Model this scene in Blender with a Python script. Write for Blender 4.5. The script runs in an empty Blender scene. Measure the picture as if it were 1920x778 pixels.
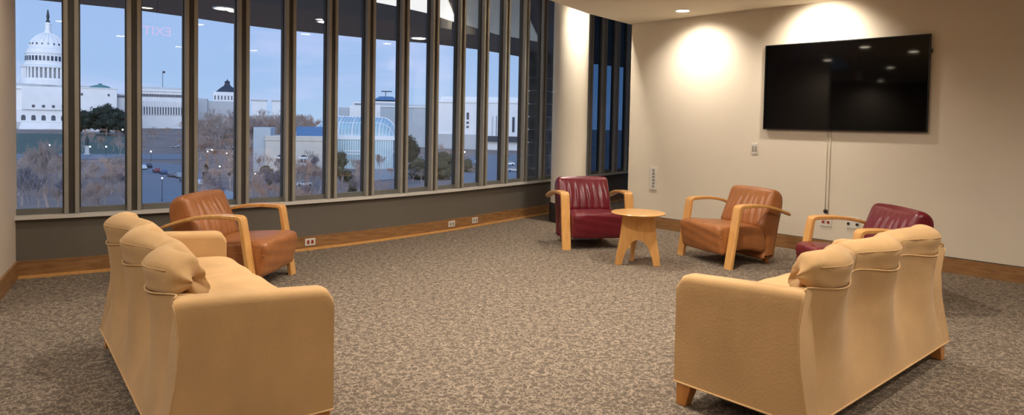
import bpy, bmesh, math, random
from mathutils import Vector, Matrix
random.seed(11)
PI = math.pi
sc = bpy.context.scene
COL = sc.collection

# ------------------------------------------------------------------ camera
FPX, CY, PITCH, ROLL, EYE = 1255.0, 275.0, .0361, .0191, 1.4
cp, sp, cr, sr = math.cos(PITCH), math.sin(PITCH), math.cos(ROLL), math.sin(ROLL)
FW = Vector((0, cp, -sp)); UPP = Vector((0, sp, cp)); RX = Vector((1, 0, 0))
CR = cr * RX + sr * UPP
CU = -sr * RX + cr * UPP
cam = bpy.data.cameras.new('camera')
cam.sensor_width = 36.0
cam.lens = FPX / 1920 * 36
cam.shift_y = -(389 - CY) / 1920
cam.clip_end = 4000
cam.clip_start = .05
co = bpy.data.objects.new('camera', cam)
M = Matrix((CR, CU, -FW)).transposed().to_4x4()
M.translation = (0, 0, EYE)
co.matrix_world = M
COL.objects.link(co)
sc.camera = co


def ray(px, py):
    u = (px - 960) / FPX; v = (CY - py) / FPX
    return FW + CR * u + CU * v


def at(px, py, Y):
    d = ray(px, py)
    return Vector((0, 0, EYE)) + d * (Y / d.y)


def onz(px, py, z):
    d = ray(px, py)
    return Vector((0, 0, EYE)) + d * ((z - EYE) / d.z)


# ------------------------------------------------------------------ materials
def lin(c):
    return tuple(((x / 255) / 12.92 if x / 255 <= .04045 else ((x / 255 + .055) / 1.055) ** 2.4) for x in c) + (1,)


MATS = {}


def mat(name, rgb, rough=.6, metal=0., var=.0, scale=8., bump=0., spec=.5, rgb2=None, stretch=None, detail=4, coat=0, bscale=None, emit=None, estr=0, sheen=0):
    m = bpy.data.materials.new(name); m.use_nodes = True
    nt = m.node_tree; N = nt.nodes; L = nt.links
    b = N['Principled BSDF']
    b.inputs['Roughness'].default_value = rough; b.inputs['Metallic'].default_value = metal
    b.inputs['Specular IOR Level'].default_value = spec
    b.inputs['Coat Weight'].default_value = coat
    b.inputs['Sheen Weight'].default_value = sheen
    c1 = lin(rgb)
    tc = N.new('ShaderNodeTexCoord'); mp = N.new('ShaderNodeMapping')
    L.new(tc.outputs['Object'], mp.inputs['Vector'])
    if stretch: mp.inputs['Scale'].default_value = stretch
    nz = N.new('ShaderNodeTexNoise'); nz.inputs['Scale'].default_value = scale; nz.inputs['Detail'].default_value = detail
    L.new(mp.outputs[0], nz.inputs['Vector'])
    mx = N.new('ShaderNodeMix'); mx.data_type = 'RGBA'
    c2 = lin(rgb2) if rgb2 else tuple(max(0, x * (1 - var)) for x in c1[:3]) + (1,)
    if not rgb2: c1 = tuple(min(1, x * (1 + var)) for x in c1[:3]) + (1,)
    mx.inputs['A'].default_value = c1; mx.inputs['B'].default_value = c2
    rp = N.new('ShaderNodeMapRange'); rp.inputs[1].default_value = .3; rp.inputs[2].default_value = .7
    L.new(nz.outputs['Fac'], rp.inputs[0]); L.new(rp.outputs[0], mx.inputs['Factor'])
    L.new(mx.outputs['Result'], b.inputs['Base Color'])
    if bump:
        bn = N.new('ShaderNodeBump'); bn.inputs['Strength'].default_value = bump; bn.inputs['Distance'].default_value = .01
        if bscale:
            n2 = N.new('ShaderNodeTexNoise'); n2.inputs['Scale'].default_value = bscale; n2.inputs['Detail'].default_value = 6
            L.new(mp.outputs[0], n2.inputs['Vector']); L.new(n2.outputs['Fac'], bn.inputs['Height'])
        else:
            L.new(nz.outputs['Fac'], bn.inputs['Height'])
        L.new(bn.outputs[0], b.inputs['Normal'])
    if emit:
        b.inputs['Emission Color'].default_value = lin(emit); b.inputs['Emission Strength'].default_value = estr
    MATS[name] = m
    return m


def wood(name, rgb, rgb2, stretch, rough=.4):
    m = mat(name, rgb, rough=rough, rgb2=rgb2, scale=3, stretch=stretch, detail=6, coat=.15, spec=.4)
    return m


mat('paint_wall', (214, 202, 182), .85, var=.02, scale=2, bump=.06, bscale=160)
mat('paint_pier', (206, 192, 174), .85, var=.02, scale=2)
mat('paint_ceiling', (242, 232, 210), .9, var=.02, scale=2)
mat('paint_column', (232, 224, 206), .75, var=.02, scale=2)
mat('knee_wall', (99, 92, 82), .8, var=.03, scale=3)
mat('dark_base', (38, 35, 34), .5, var=.05)
mat('sill', (205, 200, 192), .3, var=.03, scale=3)
mat('bronze', (156, 152, 142), .45, metal=.15, var=.06, scale=6)
mat('bronze_dark', (74, 70, 64), .5, metal=.3, var=.05, scale=6)
mat('rail_grey', (112, 112, 108), .45, metal=.2, var=.05)
wood('base_wood', (158, 116, 72), (124, 86, 50), (2.2, 2.2, 14), .45)
wood('maple', (218, 166, 100), (202, 146, 80), (9, 9, 1.6), .35)
wood('maple_top', (216, 166, 102), (202, 148, 84), (1.5, 14, 3), .28)
wood('foot_wood', (204, 140, 72), (180, 116, 54), (8, 8, 2), .4)
mat('suede', (194, 156, 108), .92, var=.09, scale=4, bump=.12, bscale=90, spec=.15, sheen=.12)
mat('suede_welt', (200, 164, 118), .9, var=.04, scale=6, spec=.15)
mat('lining', (22, 20, 19), .95)
mat('tan_leather', (160, 101, 56), .36, var=.10, scale=7, bump=.16, bscale=46, spec=.5)
mat('red_leather', (104, 24, 36), .30, var=.10, scale=7, bump=.16, bscale=46, spec=.5)
mat('tv_glass', (2, 2, 3), .04, spec=.38)
mat('tv_black', (10, 10, 11), .3, spec=.4)
mat('plate', (214, 208, 196), .4)
mat('plate_grey', (150, 142, 130), .5)
mat('slot_dark', (34, 26, 22), .6)
mat('slot_red', (150, 58, 32), .5)
mat('cord', (186, 174, 152), .5)
mat('can_trim', (236, 230, 218), .4)
mat('lens_on', (255, 244, 222), .4, emit=(255, 240, 214), estr=30)
mat('exit_red', (255, 40, 30), .4, emit=(255, 46, 40), estr=4)
MATS['lens_on'].cycles.emission_sampling = 'NONE'
# outside
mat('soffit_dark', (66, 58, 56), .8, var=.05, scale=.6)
mat('soffit_glow', (236, 230, 220), .7, emit=(255, 246, 232), estr=.85)  # emission stands in for light falling on the cream soffit
MATS['soffit_glow'].cycles.emission_sampling = 'NONE'
mat('stone_dark', (92, 84, 76), .9, rgb2=(52, 50, 50), scale=2.2, bump=.8, detail=8)
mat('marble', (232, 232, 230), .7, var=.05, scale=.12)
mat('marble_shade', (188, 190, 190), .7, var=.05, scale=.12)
mat('window_dark', (52, 62, 78), .3)
mat('copper_green', (96, 138, 132), .6, var=.08, scale=.1)
mat('slate_dark', (56, 62, 72), .6, var=.1, scale=.1)
mat('statue_bronze', (40, 52, 56), .5)
mat('limestone', (205, 198, 186), .8, var=.06, scale=.3)
mat('roof_blue', (86, 122, 156), .45, var=.08, scale=.4)
mat('green_glass', (150, 186, 196), .2, var=.12, scale=.25, spec=.6)
mat('white_frame', (226, 228, 228), .5)
mat('pale_panel', (176, 184, 188), .7, var=.05, scale=.2)
mat('earth', (156, 136, 122), .95, rgb2=(120, 110, 104), scale=.06)
mat('lawn', (74, 96, 84), .95, var=.12, scale=.08)
mat('asphalt', (120, 126, 132), .7, var=.06, scale=.1)
mat('paving', (160, 162, 160), .8, var=.06, scale=.2)
mat('bark', (182, 164, 152), .95, rgb2=(146, 132, 124), scale=.5)
mat('bark_brown', (184, 148, 124), .95, rgb2=(148, 122, 106), scale=.5)
mat('bark_blue', (136, 132, 138), .95, rgb2=(110, 108, 116), scale=.5)
mat('evergreen', (44, 60, 48), .9, rgb2=(28, 40, 34), scale=.3)
mat('olive', (92, 88, 62), .9, rgb2=(66, 66, 48), scale=.3)
mat('tyre', (24, 24, 26), .8)
mat('car_glass', (30, 36, 44), .15)
mat('pole', (46, 48, 52), .5)
mat('lamp_globe', (250, 246, 236), .4, emit=(255, 248, 232), estr=7)
MATS['lamp_globe'].cycles.emission_sampling = 'NONE'
for nm, c in dict(car_white=(214, 216, 218), car_silver=(150, 156, 162), car_black=(34, 36, 40), car_red=(128, 46, 46), car_blue=(58, 78, 118), car_grey=(96, 100, 106)).items():
    mat(nm, c, .25, spec=.6, coat=.4)


def carpet():
    m = mat('carpet', (150, 130, 108), .97, spec=.1)
    nt = m.node_tree; N = nt.nodes; L = nt.links; b = N['Principled BSDF']
    tc = N.new('ShaderNodeTexCoord')
    nz = N.new('ShaderNodeTexNoise'); nz.inputs['Scale'].default_value = 16; nz.inputs['Detail'].default_value = 2
    L.new(tc.outputs['Object'], nz.inputs['Vector'])
    ad = N.new('ShaderNodeMix'); ad.data_type = 'VECTOR'; ad.inputs['Factor'].default_value = .055
    L.new(tc.outputs['Object'], ad.inputs['A']); L.new(nz.outputs['Color'], ad.inputs['B'])
    out = None
    for sc_, w in ((38, .085), (26, .06)):
        vo = N.new('ShaderNodeTexVoronoi'); vo.feature = 'DISTANCE_TO_EDGE'; vo.inputs['Scale'].default_value = sc_
        L.new(ad.outputs['Result'], vo.inputs['Vector'])
        mr = N.new('ShaderNodeMapRange'); mr.inputs[1].default_value = .02; mr.inputs[2].default_value = w
        mr.inputs[3].default_value = 1; mr.inputs[4].default_value = 0
        L.new(vo.outputs['Distance'], mr.inputs[0])
        if out is None: out = mr.outputs[0]
        else:
            mm = N.new('ShaderNodeMath'); mm.operation = 'MAXIMUM'; L.new(out, mm.inputs[0]); L.new(mr.outputs[0], mm.inputs[1]); out = mm.outputs[0]
    # break the strokes up
    n3 = N.new('ShaderNodeTexNoise'); n3.inputs['Scale'].default_value = 24; n3.inputs['Detail'].default_value = 3
    L.new(tc.outputs['Object'], n3.inputs['Vector'])
    r3 = N.new('ShaderNodeMapRange'); r3.inputs[1].default_value = .36; r3.inputs[2].default_value = .52
    L.new(n3.outputs['Fac'], r3.inputs[0])
    mu = N.new('ShaderNodeMath'); mu.operation = 'MULTIPLY'; L.new(out, mu.inputs[0]); L.new(r3.outputs[0], mu.inputs[1])
    n2 = N.new('ShaderNodeTexNoise'); n2.inputs['Scale'].default_value = 130; n2.inputs['Detail'].default_value = 3
    L.new(tc.outputs['Object'], n2.inputs['Vector'])
    base = N.new('ShaderNodeMix'); base.data_type = 'RGBA'
    base.inputs['A'].default_value = lin((84, 75, 65)); base.inputs['B'].default_value = lin((107, 95, 83))
    r2 = N.new('ShaderNodeMapRange'); r2.inputs[1].default_value = .3; r2.inputs[2].default_value = .7
    L.new(n2.outputs['Fac'], r2.inputs[0]); L.new(r2.outputs[0], base.inputs['Factor'])
    fin = N.new('ShaderNodeMix'); fin.data_type = 'RGBA'
    fin.inputs['B'].default_value = lin((156, 140, 122))
    L.new(base.outputs['Result'], fin.inputs['A']); L.new(mu.outputs[0], fin.inputs['Factor'])
    L.new(fin.outputs['Result'], b.inputs['Base Color'])
    bn = N.new('ShaderNodeBump'); bn.inputs['Strength'].default_value = .4; bn.inputs['Distance'].default_value = .006
    L.new(n2.outputs['Fac'], bn.inputs['Height']); L.new(bn.outputs[0], b.inputs['Normal'])


carpet()


def glass(name, tint, refl=1.0):
    m = bpy.data.materials.new(name); m.use_nodes = True
    nt = m.node_tree; N = nt.nodes; L = nt.links
    N.remove(N['Principled BSDF']); out = N['Material Output']
    tr = N.new('ShaderNodeBsdfTransparent'); tr.inputs[0].default_value = tint
    gl = N.new('ShaderNodeBsdfGlossy'); gl.inputs['Roughness'].default_value = .01
    fr = N.new('ShaderNodeFresnel'); fr.inputs['IOR'].default_value = 1.5
    ge = N.new('ShaderNodeNewGeometry'); iv = N.new('ShaderNodeMath'); iv.operation = 'SUBTRACT'; iv.inputs[0].default_value = 1.0
    L.new(ge.outputs['Backfacing'], iv.inputs[1])
    mu = N.new('ShaderNodeMath'); mu.operation = 'MULTIPLY'; mu.use_clamp = True
    dbl = N.new('ShaderNodeMath'); dbl.operation = 'MULTIPLY'; dbl.inputs[1].default_value = refl; L.new(fr.outputs[0], dbl.inputs[0])
    L.new(dbl.outputs[0], mu.inputs[0]); L.new(iv.outputs[0], mu.inputs[1])
    mx = N.new('ShaderNodeMixShader')
    L.new(mu.outputs[0], mx.inputs[0]); L.new(tr.outputs[0], mx.inputs[1]); L.new(gl.outputs[0], mx.inputs[2])
    L.new(mx.outputs[0], out.inputs[0])
    MATS[name] = m


glass('pane', (.96, .98, 1, 1), 2.0)
glass('pane_tint', (.30, .40, .50, 1), 1.0)

# ------------------------------------------------------------------ world
w = bpy.data.worlds.new('dusk'); sc.world = w; w.use_nodes = True
nt = w.node_tree; N = nt.nodes; L = nt.links
bg = N['Background']
tc = N.new('ShaderNodeTexCoord'); sx = N.new('ShaderNodeSeparateXYZ'); L.new(tc.outputs['Generated'], sx.inputs[0])
mr = N.new('ShaderNodeMapRange'); mr.inputs[1].default_value = -.02; mr.inputs[2].default_value = .30
L.new(sx.outputs['Z'], mr.inputs[0])
rampn = N.new('ShaderNodeValToRGB'); e = rampn.color_ramp.elements
e[0].position = 0; e[0].color = lin((158, 180, 206)); e[1].position = 1; e[1].color = lin((116, 152, 205))
x = rampn.color_ramp.elements.new(.25); x.color = lin((146, 172, 207))
x = rampn.color_ramp.elements.new(.5); x.color = lin((142, 168, 207))
L.new(mr.outputs[0], rampn.inputs[0])
mp = N.new('ShaderNodeMapping'); mp.inputs['Scale'].default_value = (2.4, 2.4, 13)
L.new(tc.outputs['Generated'], mp.inputs[0])
nz = N.new('ShaderNodeTexNoise'); nz.inputs['Scale'].default_value = 2.2; nz.inputs['Detail'].default_value = 4
L.new(mp.outputs[0], nz.inputs['Vector'])
r2 = N.new('ShaderNodeMapRange'); r2.inputs[1].default_value = .48; r2.inputs[2].default_value = .72; r2.inputs[4].default_value = .6
L.new(nz.outputs['Fac'], r2.inputs[0])
mx = N.new('ShaderNodeMix'); mx.data_type = 'RGBA'; mx.inputs['B'].default_value = lin((184, 188, 220))
L.new(r2.outputs[0], mx.inputs['Factor']); L.new(rampn.outputs[0], mx.inputs['A'])
L.new(mx.outputs['Result'], bg.inputs['Color'])
bg.inputs['Strength'].default_value = 1.5


# ------------------------------------------------------------------ mesh helpers
class MB:
    def __init__(s): s.v = []; s.f = []

    def add(s, vs, fs):
        o = len(s.v); s.v += [tuple(p) for p in vs]; s.f += [tuple(i + o for i in f) for f in fs]; return s

    def box(s, x0, x1, y0, y1, z0, z1, M=None):
        vs = [Vector(p) for p in ((x0, y0, z0), (x1, y0, z0), (x1, y1, z0), (x0, y1, z0), (x0, y0, z1), (x1, y0, z1), (x1, y1, z1), (x0, y1, z1))]
        if M: vs = [M @ p for p in vs]
        return s.add(vs, [(3, 2, 1, 0), (4, 5, 6, 7), (0, 1, 5, 4), (1, 2, 6, 5), (2, 3, 7, 6), (3, 0, 4, 7)])

    def prism(s, poly, z0, z1, M=None):
        n = len(poly)
        a = sum(poly[i][0] * poly[(i + 1) % n][1] - poly[(i + 1) % n][0] * poly[i][1] for i in range(n))
        if a < 0: poly = poly[::-1]
        vs = [Vector((p[0], p[1], z0)) for p in poly] + [Vector((p[0], p[1], z1)) for p in poly]
        if M: vs = [M @ p for p in vs]
        fs = [tuple(range(n))[::-1], tuple(range(n, 2 * n))]
        for i in range(n):
            j = (i + 1) % n; fs.append((i, j, j + n, i + n))
        return s.add(vs, fs)

    def tube(s, pts, r, seg=8, caps=True):
        pts = [Vector(p) for p in pts]; n = len(pts); rs = r if isinstance(r, (list, tuple)) else [r] * n
        vs = []; fs = []; up = None
        for i, p in enumerate(pts):
            t = (pts[min(i + 1, n - 1)] - pts[max(i - 1, 0)])
            t = t.normalized() if t.length > 1e-9 else Vector((0, 0, 1))
            if up is None:
                up = Vector((1, 0, 0)) if abs(t.x) < .8 else Vector((0, 1, 0))
            a = (up - t * up.dot(t)); a = a.normalized() if a.length > 1e-6 else t.orthogonal().normalized()
            up = a; b = t.cross(a)
            for k in range(seg):
                an = 2 * PI * k / seg; vs.append(p + (a * math.cos(an) + b * math.sin(an)) * rs[i])
        for i in range(n - 1):
            for k in range(seg):
                k2 = (k + 1) % seg; fs.append((i * seg + k, i * seg + k2, (i + 1) * seg + k2, (i + 1) * seg + k))
        if caps:
            fs.append(tuple(range(seg))[::-1]); fs.append(tuple(range((n - 1) * seg, n * seg)))
        return s.add(vs, fs)

    def lathe(s, prof, seg=32, c=(0, 0, 0), a0=0, a1=2 * PI, caps=True):
        vs = []; fs = []; n = len(prof); full = abs(a1 - a0 - 2 * PI) < 1e-6; m = seg if full else seg + 1
        for k in range(m):
            an = a0 + (a1 - a0) * k / seg
            for r, z in prof: vs.append((c[0] + r * math.cos(an), c[1] + r * math.sin(an), c[2] + z))
        for k in range(seg):
            k2 = (k + 1) % m
            for i in range(n - 1): fs.append((k * n + i, k2 * n + i, k2 * n + i + 1, k * n + i + 1))
        if caps and full:
            fs.append(tuple(k * n for k in range(m))[::-1]); fs.append(tuple(k * n + n - 1 for k in range(m)))
        return s.add(vs, fs)

    def loft(s, rings, caps=True):
        n = len(rings[0]); vs = [p for r in rings for p in r]; fs = []
        for i in range(len(rings) - 1):
            for k in range(n):
                k2 = (k + 1) % n; fs.append((i * n + k, i * n + k2, (i + 1) * n + k2, (i + 1) * n + k))
        if caps:
            fs.append(tuple(range(n))[::-1]); fs.append(tuple(range((len(rings) - 1) * n, len(rings) * n)))
        return s.add(vs, fs)

    def grid(s, P, nu, nv):
        vs = [P(i / nu, j / nv) for i in range(nu + 1) for j in range(nv + 1)]; fs = []
        for i in range(nu):
            for j in range(nv):
                a = i * (nv + 1) + j; fs.append((a, a + nv + 1, a + nv + 2, a + 1))
        return s.add(vs, fs)

    def sphere(s, c, r, u=12, v=8, sc=(1, 1, 1)):
        vs = [(c[0], c[1], c[2] - r * sc[2])]; fs = []
        for j in range(1, v):
            ph = -PI / 2 + PI * j / v
            for i in range(u):
                th = 2 * PI * i / u; vs.append((c[0] + r * sc[0] * math.cos(ph) * math.cos(th), c[1] + r * sc[1] * math.cos(ph) * math.sin(th), c[2] + r * sc[2] * math.sin(ph)))
        vs.append((c[0], c[1], c[2] + r * sc[2])); T = len(vs) - 1
        for i in range(u):
            i2 = (i + 1) % u; fs.append((0, 1 + i2, 1 + i)); fs.append((T, T - u + i, T - u + i2))
            for j in range(v - 2): a = 1 + j * u; fs.append((a + i, a + i2, a + u + i2, a + u + i))
        return s.add(vs, fs)

    def mesh(s, name, m, smooth=None, fix=True):
        me = bpy.data.meshes.new(name); me.from_pydata(s.v, [], s.f); me.update()
        if fix:
            bm = bmesh.new(); bm.from_mesh(me); bmesh.ops.recalc_face_normals(bm, faces=bm.faces); bm.to_mesh(me); bm.free()
        me.materials.append(MATS[m])
        if smooth:
            me.polygons.foreach_set('use_smooth', [True] * len(me.polygons))
            if smooth != 180: me.set_sharp_from_angle(angle=math.radians(smooth))
        return me

    def build(s, name, m, parent=None, smooth=None, bevel=0, fix=True, seg=2):
        o = bpy.data.objects.new(name, s.mesh(name, m, smooth, fix)); COL.objects.link(o)
        if parent: o.parent = parent
        if bevel:
            md = o.modifiers.new('bevel', 'BEVEL'); md.width = bevel; md.segments = seg; md.limit_method = 'ANGLE'; md.angle_limit = math.radians(40)
            if not smooth:
                o.data.polygons.foreach_set('use_smooth', [True] * len(o.data.polygons)); o.data.set_sharp_from_angle(angle=math.radians(46))
        return o


def empty(name, loc=(0, 0, 0), rz=0):
    o = bpy.data.objects.new(name, None); COL.objects.link(o); o.location = loc; o.rotation_euler = (0, 0, rz); o.empty_display_size = .1
    return o


def tag(o, label=None, cat=None, group=None, kind=None):
    if label: o['label'] = label
    if cat: o['category'] = cat
    if group: o['group'] = group
    if kind: o['kind'] = kind
    return o


def struct(o, label=None, cat=None):
    o['kind'] = 'structure'
    return tag(o, label, cat)


def copy_tree(o, parent=None):
    c = o.copy(); COL.objects.link(c)
    if parent: c.parent = parent
    for ch in list(o.children): copy_tree(ch, c)
    return c


def smooth_closed(pts, n):
    """closed Catmull-Rom through pts, n samples per span"""
    out = []; m = len(pts)
    for i in range(m):
        p0, p1, p2, p3 = pts[i - 1], pts[i], pts[(i + 1) % m], pts[(i + 2) % m]
        for k in range(n):
            t = k / n
            out.append(tuple(.5 * (2 * b + (c - a) * t + (2 * a - 5 * b + 4 * c - d) * t * t + (3 * b - a - 3 * c + d) * t ** 3) for a, b, c, d in zip(p0, p1, p2, p3)))
    return out


def smooth_open(pts, n):
    out = []; m = len(pts)
    for i in range(m - 1):
        p0, p1, p2, p3 = pts[max(i - 1, 0)], pts[i], pts[i + 1], pts[min(i + 2, m - 1)]
        for k in range(n):
            t = k / n
            out.append(tuple(.5 * (2 * b + (c - a) * t + (2 * a - 5 * b + 4 * c - d) * t * t + (3 * b - a - 3 * c + d) * t ** 3) for a, b, c, d in zip(p0, p1, p2, p3)))
    out.append(tuple(pts[-1])); return out


def inset(prof, d):
    """offset a closed 2-D profile inward"""
    n = len(prof); A = sum(prof[i][0] * prof[(i + 1) % n][1] - prof[(i + 1) % n][0] * prof[i][1] for i in range(n))
    sg = 1 if A > 0 else -1; out = []
    for i in range(n):
        a = Vector(prof[i - 1]); b = Vector(prof[(i + 1) % n]); t = (b - a)
        if t.length < 1e-9: out.append(prof[i]); continue
        t.normalize(); nn = Vector((-t.y, t.x)) * sg
        out.append((prof[i][0] + nn.x * d, prof[i][1] + nn.y * d))
    return out


def pad(prof, W, r=.03, nx=12, disp=None):
    """upholstered block: (y,z) profile extruded along x with rounded ends"""
    mb = MB(); rings = []
    end = [(-W / 2 + r * (1 - math.cos(PI / 2 * k / 4)), r * (1 - math.sin(PI / 2 * k / 4))) for k in range(5)]
    mid = [(-W / 2 + r + (W - 2 * r) * k / nx, 0) for k in range(1, nx)]
    allx = end + mid + [(-x_, i_) for x_, i_ in end[::-1]]
    for x_, i_ in allx:
        pr = inset(prof, i_) if i_ > 1e-6 else prof
        ring = []
        for (y, z) in pr:
            if disp: y, z = disp(x_, y, z)
            ring.append((x_, y, z))
        rings.append(ring)
    mb.loft(rings)
    return mb


# ------------------------------------------------------------------ room shell
# facade plan: a gently curving window wall
E0 = Vector((-4.15, 5.63)); EV = Vector((.74306, .66923)).normalized(); EN = Vector((-EV.y, EV.x))


def fac_s(s):
    if s <= 5.15: t = .0386 * s * s - .19165 * s + .0046
    else: t = .0386 * 5.15 ** 2 - .19165 * 5.15 + .0046 + (2 * .0386 * 5.15 - .19165) * (s - 5.15) * 1.0
    return E0 + EV * s + EN * t


# walk the curve in equal steps from the first mullion
BAY = .4735
def walk(s, d):
    p = fac_s(s); st = .002 if d > 0 else -.002; acc = 0
    while acc < abs(d):
        q = fac_s(s + st); acc += (q - p).length; p = q; s += st
    return s


s_first = min((k * .001 for k in range(0, 2000)), key=lambda s: (fac_s(s) - Vector((-3.84, 5.83))).length)
S_M = [s_first]
for k in range(20): S_M.append(walk(S_M[-1], BAY))
S_M = [walk(S_M[0], -BAY)] + S_M
for k in range(3): S_M.insert(0, walk(S_M[0], -BAY))
PM = [fac_s(s) for s in S_M]           # mullion plan points
SILL, HEAD = .535, 3.36


def facade_strip(mb, s0, s1, d0, d1, z0, z1, n=60):
    """solid following the facade; d = offset toward the room"""
    rings = []
    for k in range(n + 1):
        s = s0 + (s1 - s0) * k / n; p = fac_s(s); t = (fac_s(s + .01) - fac_s(s - .01)).normalized(); nn = Vector((t.y, -t.x))
        a = p + nn * d0; b = p + nn * d1
        rings.append([(a.x, a.y, z0), (b.x, b.y, z0), (b.x, b.y, z1), (a.x, a.y, z1)])
    return mb.loft(rings)


SA, SB = S_M[0], S_M[-1]
struct(facade_strip(MB(), SA, SB, -.16, 0, -.25, .50).build('wall_front', 'knee_wall', smooth=40), 'low grey-brown wall under the curved row of windows', 'wall')
o = facade_strip(MB(), SA, SB, 0, .018, 0, .145).build('baseboard_front', 'base_wood', smooth=40); struct(o, 'wooden baseboard along the foot of the window wall', 'baseboard')
facade_strip(MB(), SA, SB, .018, .04, 0, .022).build('shoe_moulding', 'maple', o, smooth=40)
o = facade_strip(MB(), SA, SB, -.16, .045, .50, .534).build('trim_1', 'sill', smooth=40); struct(o, 'pale stone sill running below all the windows', 'sill')
o = facade_strip(MB(), SA, SB, -.16, .10, HEAD, HEAD + .3).build('trim_2', 'bronze_dark', smooth=40); struct(o, 'dark head beam above the window row', 'beam')

# windows: one object per bay
for i in range(len(PM) - 1):
    a, b = PM[i], PM[i + 1]; t = (b - a).normalized(); W = (b - a).length
    ang = math.atan2(t.y, t.x)
    root = empty(f'window_{i + 1}', (a.x, a.y, SILL), ang); struct(root)
    H = HEAD - SILL
    # local: x along facade, +y = outside
    f = MB()
    f.box(-.056, -.022, -.035, .075, 0, H); f.box(.022, .056, -.035, .075, 0, H)
    f.build('mullion', 'bronze', root, bevel=.004)
    MB().box(-.022, .022, -.012, .07, 0, H).build('mullion_core', 'bronze_dark', root)
    fr = MB(); fr.box(.056, W - .056, .02, .07, 0, .05); fr.box(.056, W - .056, .02, .07, H - .05, H)
    fr.build('frame_rail', 'rail_grey', root, bevel=.004)
    fs_ = MB(); fs_.box(.056, .068, .02, .07, .05, H - .05); fs_.box(W - .068, W - .056, .02, .07, .05, H - .05)
    fs_.build('frame_stile', 'bronze_dark', root)
    MB().box(.068, W - .068, .042, .048, .05, H - .05).build('glass_pane', 'pane' if i < 18 else 'pane_tint', root)

# right wall (with the screen): along RD from the corner by the recess
a_ = -.7581; RN = Vector((math.cos(a_), -math.sin(a_))); RD = Vector((math.sin(a_), math.cos(a_)))
RANG = math.atan2(-RD.y, -RD.x)          # local x runs from the recess corner toward the camera, +y into the room? (see rwM)
T_END = 5.715


def rwp(t, z, off=0):
    """point on the right wall: t along, off = distance into the room"""
    p = RN * (7.68 - off) + RD * t
    return Vector((p.x, p.y, z))


def rw_root(name, t, z):
    """empty on the wall face; local x = toward the right end (as seen), local y = out of the wall, z up"""
    p = rwp(t, z); X = Vector((-RD.x, -RD.y, 0)); Yv = Vector((-RN.x, -RN.y, 0))
    Zv = Vector((0, 0, 1))
    o = bpy.data.objects.new(name, None); COL.objects.link(o)
    # X,Y,Z right handed check: X x Y
    if X.cross(Yv).z < 0: X = -X
    m = Matrix((X, Yv, Zv)).transposed().to_4x4(); m.translation = p; o.matrix_world = m; o.empty_display_size = .1
    return o, X


CEIL = 2.812
tR = -6.5
poly = [rwp(T_END, 0)[:2], rwp(tR, 0)[:2], rwp(tR, 0, -.2)[:2], rwp(T_END, 0, -.2)[:2]]
struct(MB().prism(poly, -.05, CEIL + .6).build('wall_right', 'paint_wall'), 'long cream wall carrying the big screen', 'wall')
poly = [rwp(T_END - .001, 0)[:2], rwp(tR, 0)[:2], rwp(tR, 0, .016)[:2], rwp(T_END - .001, 0, .016)[:2]]
struct(MB().prism(poly, 0, .148).build('baseboard_right', 'base_wood'), 'wooden baseboard under the cream screen wall', 'baseboard')
poly = [rwp(T_END - .001, 0)[:2], rwp(tR, 0)[:2], rwp(tR, 0, .008)[:2], rwp(T_END - .001, 0, .008)[:2]]
struct(MB().prism(poly, .148, .156).build('trim_3', 'bronze_dark'), 'dark reveal line above the right baseboard', 'trim')
# closing wall behind the recess
q0 = rwp(T_END - .02, 0, -.16); q1 = Vector((PM[-1].x + .3, PM[-1].y - .05, 0))
tv_ = (q1 - q0).normalized(); nv_ = Vector((tv_.y, -tv_.x, 0))
struct(MB().prism([(q0)[:2], q1[:2], (q1 + nv_ * .2)[:2], (q0 + nv_ * .2)[:2]], -.05, HEAD + .3).build('wall_recess', 'paint_pier'), 'side wall closing the window recess behind the column', 'wall')
# left pier
p0 = Vector((-4.215, 5.69)); p1 = Vector((-3.6, 4.547)); dv = (p1 - p0).normalized(); nv = Vector((-dv.y, dv.x))
if nv.x > 0: nv = -nv
struct(MB().prism([p0[:], p1[:], (p1 + nv * .3)[:], (p0 + nv * .3)[:]], -.05, HEAD).build('wall_left', 'paint_pier', bevel=.01), 'beige pier at the left end of the windows', 'wall')
nin = -nv
struct(MB().prism([(p0 + dv * .02)[:], p1[:], (p1 + nin * .018)[:], (p0 + dv * .02 + nin * .018)[:]], 0, .148).build('baseboard_left', 'base_wood'), 'wooden baseboard on the beige pier', 'baseboard')
# far room limits behind the camera
XL, YB = -9.5, -4.5
XR = rwp(tR, 0).x
struct(MB().box(XL - .2, XR + .4, YB - .2, YB, -.05, CEIL + .3).build('wall_back', 'paint_pier'), 'wall behind the viewer', 'wall')
struct(MB().box(XL - .2, XL, YB, 8, -.05, HEAD).build('wall_side', 'paint_pier'), 'far side wall', 'wall')
struct(MB().box(XR, XR + .2, YB, rwp(tR, 0).y + .3, -.05, CEIL + .3).build('wall_end', 'paint_pier'), 'end wall beside the viewer', 'wall')
pl = PM[0]
struct(MB().prism([(XL, 7.0), (pl.x, pl.y - .06), (pl.x, pl.y + .14), (XL, 7.3)], -.05, HEAD).build('wall_corner', 'paint_pier'), 'wall beyond the beige pier', 'wall')
# floor
fp = [fac_s(SA + (SB - SA) * k / 60) for k in range(61)]
poly = [(XL - .2, YB - .2), (XR + .3, YB - .2), rwp(tR, 0, -.2)[:2], rwp(T_END, 0, -.2)[:2], (q1.x + .1, q1.y)] + [p[:] for p in fp[::-1]] + [(XL - .2, 7.2)]
struct(MB().prism(poly, -.25, 0).build('floor', 'carpet'), 'taupe carpet with pale scribbled strokes', 'floor')


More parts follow.
